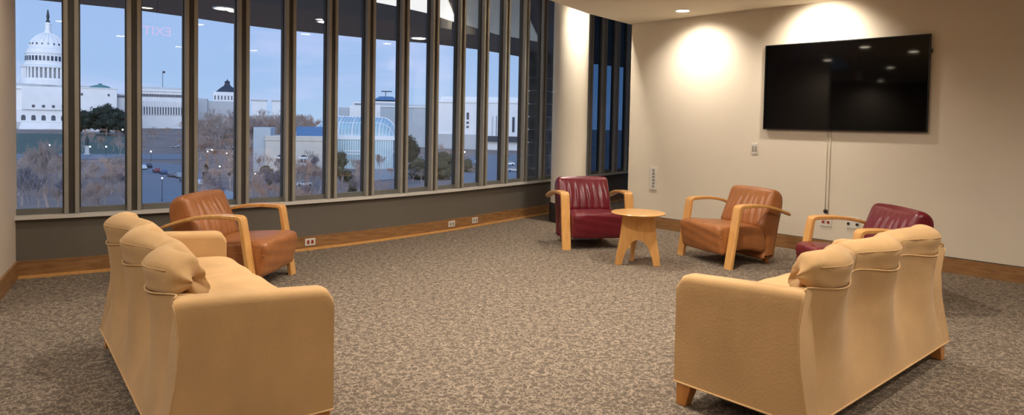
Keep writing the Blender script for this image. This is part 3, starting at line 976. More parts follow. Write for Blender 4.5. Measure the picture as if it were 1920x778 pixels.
# stone wing beyond the last windows
a = at(984, 250, 19.0); b = at(1040, 250, 22.5)
t = Vector((b.x - a.x, b.y - a.y)).normalized(); n = Vector((t.y, -t.x))
rows = []
mb = MB(); hh = [-17, SZ]
courses = 34
for k in range(courses):
    z0 = -9 + (SZ + 9) * k / courses; z1 = -9 + (SZ + 9) * (k + 1) / courses - .03
    off = random.uniform(-.05, .05)
    L0 = 0; Lw = (b - a).length
    while L0 < Lw:
        wq = random.uniform(.5, 1.1); L1 = min(Lw, L0 + wq); o2 = off + random.uniform(-.05, .05)
        P = [Vector((a.x, a.y)) + t * L0 + n * o2, Vector((a.x, a.y)) + t * (L1 - .02) + n * o2, Vector((a.x, a.y)) + t * (L1 - .02) + n * .6, Vector((a.x, a.y)) + t * L0 + n * .6]
        mb.prism([p[:] for p in P], z0, z1); L0 = L1
mb.prism([(Vector((a.x, a.y)) + n * .12)[:], (Vector((b.x, b.y)) + n * .12)[:], (Vector((b.x, b.y)) + n * .6)[:], (Vector((a.x, a.y)) + n * .6)[:]], -9, SZ)
o = mb.build('wall_stone', 'stone_dark', fix=False); struct(o, 'dark rough stone wing outside the last windows', 'wall')
struct(MB().prism([(a.x, a.y + .1), (b.x, b.y + .1), (b.x + n.x, b.y + n.y), (a.x + n.x, a.y + n.y)], -16, -9).build('wall_stone_foot', 'stone_dark'), 'foot of the stone wing', 'wall')


# --- buildings
def facing(px, Y, py=230):
    p = at(px, py, Y); return p


def bld(name, label, cat, px, Y, rz=None):
    """root at ground level; local -y faces the viewer"""
    x = gx(px, Y)
    if rz is None: rz = -math.atan2(x, Y)
    o = empty(name, (x, Y, gz(Y) - .5), rz); tag(o, label, cat); return o


def zpx(py, px, Y): return at(px, py, Y).z - (gz(Y) - .5)


# domed legislature
Y = 560.; px0 = 91; K = Y / FPX / math.hypot(1, gx(px0, Y) / Y)           # metres per pixel at its distance
cap = bld('domed_building', 'huge white domed government building with a statue on top', 'building', px0, Y)
z = lambda py: zpx(py, px0, Y)
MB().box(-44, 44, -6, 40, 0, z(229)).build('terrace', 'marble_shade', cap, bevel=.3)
MB().box(-42, 42, 0, 40, 0, z(206)).build('ground_storey', 'marble', cap, bevel=.2)
MB().box(-40, 40, 2, 40, z(206), z(167)).build('main_storey', 'marble', cap, bevel=.2)
MB().box(-42, 42, 0, 42, z(168), z(163)).build('cornice', 'marble', cap, bevel=.2)
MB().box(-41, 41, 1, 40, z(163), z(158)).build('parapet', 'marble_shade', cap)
MB().box(-18, 18, -3, 8, z(206), z(163)).build('central_pavilion', 'marble', cap, bevel=.2)
for k in range(12):
    x = -37.4 + k * 6.8
    if abs(x) < 16: continue
    MB().lathe([(.9, 0), (.75, .4), (.7, z(169) - z(190)), (.95, z(168) - z(190))], 10, (x, 1.2, z(190)), caps=False).build('column', 'marble', cap, smooth=40)
for k in range(12):
    x = -37.4 + k * 6.8
    MB().box(x - 1.0, x + 1.0, 1.75, 2.2, z(196), z(191)).build('window', 'window_dark', cap)
    if abs(x) < 17: MB().box(x - 1.0, x + 1.0, -3.2, -2.8, z(202), z(197)).build('window', 'window_dark', cap)
    else: MB().box(x - 1.0, x + 1.0, 1.75, 2.2, z(204), z(199)).build('window', 'window_dark', cap)
    ar = [(x - 1.5, 0), (x + 1.5, 0), (x + 1.5, 3)] + [(x + 1.5 * math.cos(q), 3 + 1.5 * math.sin(q)) for q in (.6, 1.1, 1.57, 2.0, 2.5)] + [(x - 1.5, 3)]
    MB().prism(ar, .0, .4, Matrix.Translation((0, .25, z(226))) @ Matrix.Rotation(PI / 2, 4, 'X')).build('arched_window', 'window_dark', cap)
st = MB()
for k in range(10): st.box(-20 + k * .2, 20 - k * .2, -16 + k * 1.2, 2, 0, z(245) + (z(229) - z(245)) * k / 9 + .6)
st.build('stairs', 'marble', cap)
dc = 20  # dome centre (local y)
DP = lambda pts: [(hw * K, z(py)) for hw, py in pts]
MB().lathe(DP([(56, 159), (56, 150), (53, 150), (53, 146)]), 48, (0, dc, 0), caps=False).build('drum_base', 'marble', cap, smooth=40)
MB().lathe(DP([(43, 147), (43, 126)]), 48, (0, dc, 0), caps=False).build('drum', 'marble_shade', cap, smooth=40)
for k in range(36):
    an = 2 * PI * k / 36; x, y = 49 * K * math.cos(an), 49 * K * math.sin(an)
    MB().lathe([(.95, 0), (.8, z(126) - z(146))], 8, (x, dc + y, z(146)), caps=False).build('drum_column', 'marble', cap, smooth=40)
MB().lathe(DP([(50, 127), (53, 125.5), (53, 122.5), (50, 122), (47, 120), (47, 116)]), 48, (0, dc, 0), caps=False).build('drum_cornice', 'marble', cap, smooth=40)
MB().lathe(DP([(44, 117), (44, 100), (46, 99.5), (46, 97.5), (42, 96.5), (41, 90), (38, 88)]), 48, (0, dc, 0), caps=False).build('upper_drum', 'marble', cap, smooth=40)
for k in range(36):
    an = 2 * PI * k / 36
    Mx = Matrix.Translation((0, dc, 0)) @ Matrix.Rotation(an, 4, 'Z')
    MB().box(44 * K - .2, 44 * K + .15, -.85, .85, z(113), z(104), Mx).build('drum_window', 'window_dark', cap)
    if k % 1 == 0 and k < 20: MB().box(35.2 * K - 1, 35.9 * K + .2, -.6, .6, z(82.5), z(79), Matrix.Translation((0, dc, 0)) @ Matrix.Rotation(an * 36 / 20, 4, 'Z')).build('dome_window', 'window_dark', cap)
MB().lathe(DP([(38, 89), (37, 84), (34.5, 78), (30, 71.5), (24, 66), (16, 61), (10, 58.5), (8, 58)]), 48, (0, dc, 0), caps=False).build('dome', 'marble', cap, smooth=60)
rb = MB()
for k in range(24):
    an = 2 * PI * k / 24
    rb.tube([(hw * K * math.cos(an), dc + hw * K * math.sin(an), z(py)) for hw, py in [(37.4, 84), (34.9, 78), (30.4, 71.5), (24.3, 66), (16.3, 61), (10.2, 58.5)]], .35, 5)
rb.build('dome_ribs', 'marble', cap, smooth=40)
MB().lathe(DP([(8.5, 58.5), (8.5, 55), (6, 54.5), (6, 42), (7, 41.5), (7, 40), (4.5, 38), (3.5, 36)]), 20, (0, dc, 0)).build('lantern', 'marble', cap, smooth=40)
MB().lathe(DP([(4.2, 37), (4.0, 34), (2.6, 33), (2.4, 29), (3.4, 27), (2.6, 22), (2.2, 18), (1.4, 16.5), (1.7, 15), (1.2, 13), (0, 12)]), 14, (0, dc, 0)).build('statue', 'statue_bronze', cap, smooth=60)

# white wing with low green dome
Y = 520.
b = bld('white_wing', 'plain white stone wing with a low green domed roof behind dark evergreens', 'building', 184, Y)
z = lambda py: zpx(py, 184, Y); K = Y / FPX / math.hypot(1, gx(184, Y) / Y)
MB().box(-48 * K, 36 * K, 0, 40, 0, z(166)).build('body', 'marble', b, bevel=.2)
MB().box(-49 * K, 37 * K, -.8, 41, z(166), z(164.5)).build('cornice', 'marble', b)
for x in (-30, 20): MB().box((x - 2) * K, (x + 2) * K, -.3, .3, z(180), z(175.5)).build('window', 'window_dark', b)
MB().lathe([(22 * K, z(165)), (21 * K, z(162)), (16 * K, z(159.5)), (8 * K, z(157.5)), (4 * K, z(157)), (3.6 * K, z(154.5)), (0, z(154))], 32, (4 * K, 20, 0)).build('low_dome', 'copper_green', b, smooth=40)
MB().box(36 * K, 60 * K, 4, 30, 0, z(174)).build('link_block', 'marble_shade', b, bevel=.2)
MB().box(36 * K, 60 * K, 3.5, 4.2, z(181), z(177)).build('link_window_band', 'window_dark', b)

# long colonnaded office building
Y = 680.
b = bld('colonnaded_building', 'long pale office building with a row of tall arched windows', 'building', 305, Y)
z = lambda py: zpx(py, 305, Y); K = Y / FPX / math.hypot(1, gx(305, Y) / Y)
MB().box(-66 * K, 46 * K, 0, 40, 0, z(172)).build('body', 'marble', b, bevel=.2)
MB().box(-67 * K, 47 * K, -1.2, 41, z(172), z(168)).build('cornice', 'marble', b, bevel=.1)
MB().box(-60 * K, 40 * K, 4, 36, z(168), z(163.5)).build('attic', 'marble_shade', b)
for k in range(22):
    x = (-64 + k * 5) * K
    MB().box(x - 1.1, x + 1.1, -.3, .2, z(182), z(177)).build('upper_window', 'window_dark', b)
    ar = [(-1.3, 0), (1.3, 0), (1.3, 6.5)] + [(1.3 * math.cos(q), 6.5 + 1.3 * math.sin(q)) for q in (.8, 1.57, 2.3)] + [(-1.3, 6.5)]
    MB().prism(ar, -.3, .4, Matrix.Translation((x, .1, z(215))) @ Matrix.Rotation(PI / 2, 4, 'X')).build('arched_window', 'window_dark', b)
    MB().lathe([(.7, 0), (.55, z(190) - z(216))], 8, (x + 2.5 * K, -.7, z(216)), caps=False).build('column', 'marble', b, smooth=40)
MB().tube([(0, 20, z(164)), (0, 20, z(131))], .25, 6).build('flagpole', 'pole', b)
MB().box(0, 2.4, 19.95, 20.05, z(135), z(131)).build('flag', 'slate_dark', b)

# library with dark dome
Y = 760.
b = bld('library_building', 'pale building with a dark slate dome and lantern behind bare trees', 'building', 423, Y)
z = lambda py: zpx(py, 423, Y); K = Y / FPX / math.hypot(1, gx(423, Y) / Y)
MB().box(-52 * K, 40 * K, 0, 50, 0, z(190)).build('body', 'marble_shade', b, bevel=.3)
MB().box(-56 * K, -34 * K, -6, 40, 0, z(186)).build('corner_pavilion', 'marble_shade', b, bevel=.3)
MB().box(-24 * K, 22 * K, 8, 44, z(190), z(172)).build('tower', 'marble', b, bevel=.3)
for k in range(7): MB().box((-20 + k * 6.3 - 1.2) * K, (-20 + k * 6.3 + 1.2) * K, 7.7, 8.1, z(187), z(179)).build('tower_window', 'window_dark', b)
MB().lathe([(23 * K, z(173)), (23 * K, z(170.5)), (21 * K, z(169)), (15 * K, z(164)), (9 * K, z(160)), (6.5 * K, z(159))], 8, (3 * K, 26, 0), a0=PI / 8, a1=PI / 8 + 2 * PI).build('slate_dome', 'slate_dark', b)
MB().lathe([(14 * K, z(176.5)), (14 * K, z(172.3))], 24, (3 * K, 17, 0)).build('lit_window_band', 'marble', b)
MB().lathe([(6.5 * K, z(159.5)), (6.5 * K, z(157)), (4.8 * K, z(156.5)), (4.8 * K, z(153)), (6 * K, z(152.5)), (4 * K, z(150)), (1.2 * K, z(148.5)), (.5 * K, z(146)), (0, z(145))], 12, (3 * K, 26, 0)).build('lantern', 'slate_dark', b, smooth=30)

# pale houses on the hill
for k, (px, py, w_, lb) in enumerate([(486, 189, 26, 'pale low roofline above the wooded hill, the broad block nearest the slate dome'), (519, 190, 16, 'small pale block on the wooded hill beside the broad one')]):
    Y = 700. + 10 * k; b = bld('hilltop_block', lb, 'building', px, Y); z = lambda q: zpx(q, px, Y); K = Y / FPX
    MB().box(-w_ / 2 * K, w_ / 2 * K, 0, 20, 0, z(py)).build('body', 'marble', b, bevel=.2); MB().box(-w_ / 2 * K - 1, w_ / 2 * K + 1, -1, 21, z(py), z(py - 2)).build('roof_edge', 'marble_shade', b)

# botanical conservatory: stone front hall
Y = 215.
b = bld('stone_hall', 'pale stone hall with two arched white windows in front of the glasshouse', 'building', 560, Y, -.02 + .30)
b.rotation_euler.z = .22
z = lambda py: zpx(py, 560, Y); K = Y / FPX / math.hypot(1, gx(560, Y) / Y)
MB().box(-62 * K, 64 * K, 0, 16, 0, z(259)).build('body', 'limestone', b, bevel=.1)
MB().box(-63 * K, 65 * K, -.4, 16.4, z(264), z(260)).build('cornice', 'limestone', b, bevel=.08)
MB().box(-62 * K, 64 * K, -.1, 16, z(259), z(255)).build('parapet', 'limestone', b, bevel=.05)
MB().loft([[(-36 * K, .5, z(256)), (-6 * K, .5, z(256)), (-6 * K, .5, z(248.5))], [(-36 * K, 12, z(256)), (-6 * K, 12, z(256)), (-6 * K, 12, z(248.5))]]).build('gable_roof', 'white_frame', b)
for x in (-34, 10):
    wr = MB().box((x - 7) * K, (x + 7) * K, -.35, .1, z(318), z(297)).build('window', 'white_frame', b)
    for s_ in (-1, 1): MB().box((x + s_ * 3.2 - 2) * K, (x + s_ * 3.2 + 2) * K, -.42, -.34, z(305), z(298)).build('pane', 'window_dark', wr)
    ar = [(1.35 * 5.5 * K * math.cos(q) * .75, 5 * K * math.sin(q)) for q in [PI * i / 10 for i in range(11)]]
    MB().prism(ar, -.2, .35, Matrix.Translation((x * K, 0, z(295))) @ Matrix.Rotation(PI / 2, 4, 'X')).build('fanlight', 'window_dark', wr)
    MB().box((x - 9) * K, (x + 9) * K, -.6, -.1, z(297.5), z(294)).build('hood', 'white_frame', wr)
MB().box(-86 * K, -54 * K, 2, 14, 0, z(240)).build('side_pavilion', 'pale_panel', b, bevel=.1)
MB().loft([[(-8 * K, 3, z(257)), (62 * K, 3, z(257)), (62 * K, 9, z(238)), (-8 * K, 9, z(238))], [(-8 * K, 15, z(257)), (62 * K, 15, z(257)), (62 * K, 11, z(238)), (-8 * K, 11, z(238))]]).build('blue_roof', 'roof_blue', b)

# glasshouse
Y = 236.
b = bld('glasshouse', 'large arched glasshouse with white ribs', 'building', 660, Y)
b.rotation_euler.z = .06
z = lambda py: zpx(py, 660, Y); K = Y / FPX / math.hypot(1, gx(660, Y) / Y)
R = 34 * K
zb = z(255); zt = z(219)
# long hall whose ends are quarter-round
def gh(u, v):
    # u along length -1..1 , v over the arch 0..PI
    return 0
LN = 78 * K; DP_ = 26.
def hull(scale=1.0, n=24, m=14):
    P = []
    for i in range(n + 1):
        x = -LN + 2 * LN * i / n
        e_ = max(0, (abs(x) - (LN - R * 1.0)) / (R * 1.0)); h = (zt - zb) * math.sqrt(max(.0001, 1 - e_ ** 2.2)); h = max(h, .2)
        P.append([(x * scale, DP_ / 2 - DP_ / 2 * math.cos(PI * j / m) * (1 if True else 1), zb + h * scale * math.sin(PI * j / m) ** .8) for j in range(m + 1)])
    return P
H_ = hull()
mb = MB(); vs = []; fs = []; m1 = len(H_[0])
for r in H_: vs += r
for i in range(len(H_) - 1):
    for j in range(m1 - 1): fs.append((i * m1 + j, i * m1 + j + 1, (i + 1) * m1 + j + 1, (i + 1) * m1 + j))
mb.add(vs, fs).build('glass_roof', 'green_glass', b, smooth=60)
rb = MB()
for i in range(0, len(H_)): rb.tube([(p[0], p[1] - .05, p[2] + .06) for p in H_[i]], .14 if i % 4 else .3, 5)
for j in (0, 3, 7): rb.tube([(r[j][0], r[j][1] - .06, r[j][2] + .06) for r in H_], .28 if j == 7 else .14, 5)
rb.build('ribs', 'white_frame', b, smooth=40)
MB().box(-LN - 1, LN + 1, -.5, DP_ + .5, z(262), z(254)).build('white_gutter', 'white_frame', b, bevel=.1)
MB().box(-LN, LN, 0, DP_, 0, z(262)).build('glass_walls', 'green_glass', b)
bb = MB()
for k in range(36):
    x = -LN + 2 * LN * k / 35; bb.box(x - .12, x + .12, -.15, .1, 0, z(262))
bb.build('glazing_bars', 'white_frame', b)
for py in (281, 286.5): MB().box(-10 * K, 44 * K, -4, -3.6, z(py + 1.6), z(py)).build('white_rail', 'white_frame', b)

# pale blocks behind the glasshouse
Y = 520.
for k, (pxa, pxb, pt, lb, nm) in enumerate([(655, 684, 194, 'pale block with a stepped white roof just above the glasshouse', 'pale_block'), (700, 745, 186, 'pale building with a dark low pitched roof beyond the glasshouse', 'roofed_building')]):
    Y = 520. + k * 20; pc = (pxa + pxb) / 2; b = bld(nm, lb, 'building', pc, Y); z = lambda q: zpx(q, pc, Y); K = Y / FPX / math.hypot(1, gx(pc, Y) / Y); hw = (pxb - pxa) / 2 * K
    MB().box(-hw, hw, 0, 30, 0, z(pt + 4)).build('body', 'marble', b, bevel=.2)
    if k == 0:
        MB().box(-hw * .6, hw, 2, 28, z(pt + 4), z(pt - 3)).build('upper_step', 'marble', b, bevel=.2)
        MB().box(-hw * .4, hw, -.3, .1, z(pt + 2), z(pt)).build('window_band', 'window_dark', b)
        MB().box(-hw * 2.4, -hw, 2, 28, 0, z(pt + 8)).build('low_step', 'pale_panel', b)
    else:
        MB().loft([[(-hw * 1.05, -1, z(pt + 2)), (hw * 1.05, -1, z(pt + 2)), (hw * 1.05, 31, z(pt + 2)), (-hw * 1.05, 31, z(pt + 2))], [(-hw * .5, 10, z(pt - 6)), (hw * .6, 10, z(pt - 6)), (hw * .6, 20, z(pt - 6)), (-hw * .5, 20, z(pt - 6))]]).build('hip_roof', 'roof_blue', b)
        MB().tube([(0, 14, z(pt - 6)), (0, 14, z(170))], .3, 6).build('mast', 'pole', b); MB().box(-3.5, 5, 13.6, 14.4, z(171), z(169)).build('mast_arm', 'slate_dark', b)
        MB().box(-hw, hw, -.4, .1, z(pt + 10), z(pt + 7)).build('cornice_band', 'marble_shade', b)
# long white office building
Y = 400.
b = bld('white_office_building', 'long white stone office building with recessed dark window strips', 'building', 880, Y)
b.rotation_euler.z = -.16
z = lambda py: zpx(py, 880, Y); K = Y / FPX / math.hypot(1, gx(880, Y) / Y)
MB().box(-64 * K, 100 * K, 0, 50, 0, z(187)).build('body', 'marble', b, bevel=.3)
MB().box(-65 * K, 101 * K, -.7, 50, z(193), z(190)).build('cornice', 'marble', b, bevel=.15)
MB().box(-58 * K, 96 * K, 2, 48, z(187), z(181)).build('attic', 'marble', b, bevel=.2)
MB().box(-180 * K, -64 * K, 4, 44, 0, z(198)).build('low_wing', 'pale_panel', b, bevel=.3)
MB().box(-181 * K, -64 * K, 3.4, 44, z(203), z(200.5)).build('low_wing_cornice', 'marble', b)
for x in (-22, -3, 62, 84):
    for (ya, yb) in ((224, 211), (232, 228), (240, 236)) if x < 20 else ((246, 218),):
        MB().box((x - 2.2) * K, (x + 2.2) * K, -.25, .3, z(ya), z(yb)).build('window', 'window_dark', b)
MB().box(46 * K, 74 * K, -.3, .3, z(258), z(216)).build('portico_recess', 'window_dark', b)
for k in range(4):
    x = (49 + k * 7.2) * K; MB().box(x - .9, x + .9, -1.6, -.2, z(258), z(216)).build('pier', 'marble', b, bevel=.1)
MB().box(34 * K, 98 * K, -3, .0, z(264), z(254)).build('dark_plinth', 'slate_dark', b)
MB().box(-60 * K, 34 * K, -1.5, .0, 0, z(252)).build('base_storey', 'marble_shade', b, bevel=.1)

# wires and a slender statue in the garden
# ------------------------------------------------------------------ trees
rt = random.Random(5)


def bare_tree_mesh(name, m, H, spread, seed, depth=5, r0=None, twig=3, vase=.35):
    rr = random.Random(seed); tr = MB(); cr_ = MB()

    def branch(p, d, ln, r, lv, mb):
        n = 3 if lv < 2 else 2; pts = [p]; q = p.copy(); dd = d.copy()
        for k in range(n):
            dd = (dd + Vector((rr.uniform(-1, 1), rr.uniform(-1, 1), rr.uniform(-.5, .9))) * (.16 if lv < 2 else .25)).normalized()
            q = q + dd * ln / n; pts.append(q.copy())
        rs = [r * (1 - .42 * i / n) for i in range(n + 1)]
        mb.tube(pts, rs, 6 if lv == 0 else (4 if lv == 1 else 3), caps=False)
        if lv >= depth: return
        kids = rr.randint(3, 4) if lv < 2 else rr.randint(2, 4)
        for c in range(kids):
            u = rr.uniform(.45, 1.0) if c else 1.0
            i = min(n - 1, int(u * n)); st = pts[i].lerp(pts[i + 1], u * n - i)
            ax = Vector((rr.uniform(-1, 1), rr.uniform(-1, 1), rr.uniform(-.2, .5))).normalized()
            nd = (dd * (1 - spread) + ax * spread * 1.5 + Vector((0, 0, vase))).normalized()
            branch(st, nd, ln * rr.uniform(.62, .82), max(rs[-1] * rr.uniform(.5, .72),   .03 * H / 12), lv + 1, cr_)
    branch(Vector((0, 0, 0)), Vector((rr.uniform(-.05, .05), 0, 1)), H * .26, r0 or H * .017, 0, tr)
    return tr.mesh(name + '_trunk', m, 40, fix=False), cr_.mesh(name + '_crown', m, None, fix=False)


def leaf_tree_mesh(name, m, H, W, seed, n=2600, cone=False):
    rr = random.Random(seed); tr = MB(); cr_ = MB()
    tr.tube([(0, 0, 0), (.05 * W, 0, H * .3), (0, 0, H * .85)], [H * .022, H * .016, H * .005], 7, caps=False)
    blobs = []
    for k in range(26):
        u = rr.uniform(.12, 1)
        if cone: w_ = W * .5 * (1 - u) ** .8 + .1
        else: w_ = W * .5 * math.sin(PI * min(.97, u * .8 + .16)) ** .7
        a = rr.uniform(0, 2 * PI); q = rr.uniform(.2, .85)
        blobs.append((Vector((w_ * q * math.cos(a), w_ * q * math.sin(a), H * (.08 + .86 * u))), W * (.20 if not cone else .14) * rr.uniform(.7, 1.2)))
    for c, r in blobs: cr_.sphere(c, r * .72, 7, 5)
    for k in range(n):
        c, r = rr.choice(blobs); d = Vector((rr.gauss(0, 1), rr.gauss(0, 1), rr.gauss(0, 1))).normalized(); p = c + d * r * rr.uniform(.7, 1.15)
        s_ = W * rr.uniform(.022, .045); a = d.orthogonal().normalized(); a.rotate(Matrix.Rotation(rr.uniform(0, 6.3), 3, d)); b_ = d.cross(a)
        a = (a + d * rr.uniform(-.6, .6)) * s_; b_ = (b_ + d * rr.uniform(-.6, .6)) * s_
        cr_.add([p - a, p - b_ * .6, p + a, p + b_ * .6], [(0, 1, 2, 3)])
    return tr.mesh(name + '_trunk', 'bark', 40, fix=False), cr_.mesh(name + '_crown', m, None, fix=False)


KIND = {}
for k in range(3): KIND['bare', k] = bare_tree_mesh('bare', 'bark', 11., .42, 20 + k, 5)
for k in range(2): KIND['brown', k] = bare_tree_mesh('brown', 'bark_brown', 10., .5, 40 + k, 5)
KIND['big', 0] = bare_tree_mesh('big', 'bark_blue', 15., .36, 61, 6, vase=.5)
KIND['big', 1] = bare_tree_mesh('big', 'bark', 14., .34, 67, 6, vase=.55)
for k in range(2): KIND['ever', k] = leaf_tree_mesh('ever', 'evergreen', 12., 11., 80 + k)
KIND['cone', 0] = leaf_tree_mesh('cone', 'evergreen', 10., 5., 91, 1800, True)
KIND['olive', 0] = leaf_tree_mesh('olive', 'olive', 8., 6., 95, 1600, True)
for k in range(2): KIND['shrub', k] = leaf_tree_mesh('shrub', 'olive', 3., 5., 120 + k, 1200)
BASEH = dict(bare=11., brown=10., big=15., ever=12., cone=10., olive=8., shrub=3.)


def plant(kind, px, py_base=None, Y=None, H=8, label='', group=None, name='bare_tree', wide=1.0):
    """tree standing on the ground; base found from a pixel row or a distance"""
    if Y is None: p = gpt(px, py_base); x, Y = p.x, p.y
    else: x = gx(px, Y)
    v = [k for k in KIND if k[0] == kind]; tm, cm = KIND[rt.choice(v)]
    o = empty(name, (x, Y, gz(Y) - .1), rt.uniform(0, 6.28)); s_ = H / BASEH[kind]; o.scale = (s_ * wide, s_ * wide, s_)
    tag(o, label, 'tree' if kind != 'shrub' else 'shrub', group)
    for nm, me in (('trunk', tm), ('crown', cm)):
        c = bpy.data.objects.new(nm, me); COL.objects.link(c); c.parent = o
    return o


# dark evergreens in front of the white wing
for k, (px, Y, H) in enumerate([(160, 470, 17), (200, 475, 21), (231, 468, 17)]):
    plant('ever', px, Y=Y, H=H, label=['dark evergreen in front of the white wing, the one nearest the big dome', 'broad dark evergreen below the low green dome', 'dark evergreen at the far end of the white wing, beside the long arched building'][k], group='evergreens by the white wing', name='evergreen_tree', wide=1.25)
# wooded hill behind the stone hall
for k in range(42):
    px = 372 + k * 6.0 + rt.uniform(-4, 4); Y = rt.uniform(330, 520)
    top = 196 + 10 * math.sin(k * .9) + (max(0, px - 575) * .55)
    plant(rt.choice(['bare', 'brown', 'bare']), px, Y=Y, H=max(9, at(px, top, Y).z - gz(Y)), label='leafless brown tree in the wood on the hill behind the pale stone hall', group='trees of the hillside wood', wide=1.35)
for k in range(30):
    px = 470 + k * 4.9 + rt.uniform(-3, 3); Y = rt.uniform(300, 420); top = 196 + (max(0, px - 572) * .75) + rt.uniform(-3, 8)
    plant(rt.choice(['bare', 'brown']), px, Y=Y, H=max(7, at(px, top, Y).z - gz(Y)), label='leafless brown tree in the wood on the hill behind the pale stone hall', group='trees of the hillside wood', wide=1.5)
for k in range(50):
    px = rt.uniform(368, 462) if k < 36 else rt.uniform(152, 246); py = rt.uniform(262, 318) if k < 36 else rt.uniform(258, 284)
    plant(rt.choice(['bare', 'brown', 'brown']), px, py, H=rt.uniform(9, 14) if k < 36 else rt.uniform(6, 9), label='leafless tree standing in the park beyond the crossing road', group='park trees beyond the road', wide=1.3)
# bare trees scattered over the park
for k in range(34):
    px = rt.uniform(150, 465); py = rt.uniform(252, 292)
    plant(rt.choice(['bare', 'brown', 'bare', 'bare']), px, py, H=rt.uniform(7, 11), label='leafless tree standing in the park beyond the crossing road', group='park trees beyond the road', wide=1.15)
# grove just below the windows
for k in range(110):
    px = rt.uniform(30, 250) if k < 62 else rt.uniform(372, 720); py = rt.uniform(312, 410)
    H = rt.uniform(6, 10.5)
    plant(rt.choice(['bare', 'bare', 'brown', 'big']), px, py, H=H, label='leafless grey-brown tree in the thicket below the windows', group='thicket trees below the windows', wide=1.15)
plant('big', 92, 400, H=17, label='big leafless tree with upright twigs below the white dome', name='bare_tree', wide=.95)
plant('big', 60, 420, H=13, label='dark bluish leafless tree against the beige pier edge', name='bare_tree')
plant('brown', 212, 330, H=5.5, label='round reddish-brown bare tree beside the street bend', wide=1.4)
plant('brown', 482, 340, H=12, label='tall reddish leafless tree before the stone hall\'s side pavilion', wide=.9)
plant('olive', 508, 352, H=5, label='small olive-green conical tree before the stone hall', name='olive_tree')
plant('olive', 640, 352, H=9.5, label='large olive-brown tree in front of the arched glasshouse', name='olive_tree', wide=1.1)
plant('olive', 660, 368, H=5, label='low olive tree just inside the sill below the glasshouse', name='olive_tree', wide=1.2)
plant('cone', 386, 345, H=5.5, label='small dark green conical tree beside the pavement', name='evergreen_tree')
plant('cone', 440, 340, H=8, label='dark conical evergreen beside the stone hall\'s pavilion', name='evergreen_tree')
plant('ever', 770, Y=250, H=11.5, label='dark round tree to the right of the glasshouse', name='evergreen_tree', wide=.75)
plant('brown', 738, Y=255, H=11, label='leafless brown tree against the glasshouse end', wide=1.0)
plant('brown', 826, Y=300, H=12, label='leafless brown tree in front of the low white wing', wide=.8)
plant('brown', 846, Y=290, H=8, label='smaller leafless tree left of the white building\'s windows', wide=.9)
for k in range(16):
    px = rt.uniform(690, 905); plant(rt.choice(['bare', 'brown', 'shrub']), px, rt.uniform(310, 350), H=rt.uniform(3.5, 6), label='low bare tree in the garden below the white office building', group='garden trees by the car park', wide=1.3)
for k in range(9):
    px = 495 + k * 14 + rt.uniform(-4, 4); plant('shrub', px, rt.uniform(322, 332), H=rt.uniform(1.5, 2.6), label='low dark shrub along the foot of the pale stone hall', group='shrubs before the stone hall', name='shrub')


# ------------------------------------------------------------------ cars
def car_mesh():
    prof = [(-2.15, .35), (-2.2, .7), (-1.9, .92), (-1.15, 1.0), (-.55, 1.42), (.75, 1.45), (1.45, 1.02), (2.1, .95), (2.2, .6), (2.15, .35)]
    W = .86; rings = []
    for y, k in ((-W, .94), (-W * .93, 1.0), (W * .93, 1.0), (W, .94)):
        rings.append([(x * (1 if z < 1 else k), y * (1 if z < 1.1 else .84), z if z < 1 else 1 + (z - 1) * (1 if abs(y) < W else .98)) for x, z in prof])
    body = MB().loft(rings)
    gl = MB(); gp = [(-1.0, 1.02), (-.52, 1.37), (.72, 1.40), (1.3, 1.04)]
    gl.loft([[(x, y * (1 if z < 1.1 else .86), z) for x, z in gp] for y in (-W * .98, W * .98)])
    return body, gl


cb, cg = car_mesh(); CARME = {c: cb.mesh('car_' + c, 'car_' + c, 30) for c in ('white', 'silver', 'black', 'red', 'blue', 'grey')}; CARGL = cg.mesh('car_glass', 'car_glass', 30)
wm = MB(); wm.lathe([(0, -.11), (.30, -.11), (.33, -.08), (.33, .08), (.30, .11), (0, .11)], 14, caps=False); WHEEL = wm.mesh('wheel', 'tyre', 40)


def car(colr, px, py, rz, label, group='cars outside'):
    p = gpt(px, py); o = empty('car', (p.x, p.y, gz(p.y) + .14), rz); tag(o, label, 'car', group)
    c = bpy.data.objects.new('body', CARME[colr]); COL.objects.link(c); c.parent = o
    c = bpy.data.objects.new('windows', CARGL); COL.objects.link(c); c.parent = o; c.scale = (1.005, 1.012, 1.006)
    for sx2 in (-1.35, 1.35):
        for sy in (-.78, .78):
            w2 = bpy.data.objects.new('wheel', WHEEL); COL.objects.link(w2); w2.parent = o; w2.location = (sx2, sy, .33); w2.rotation_euler = (PI / 2, 0, 0)


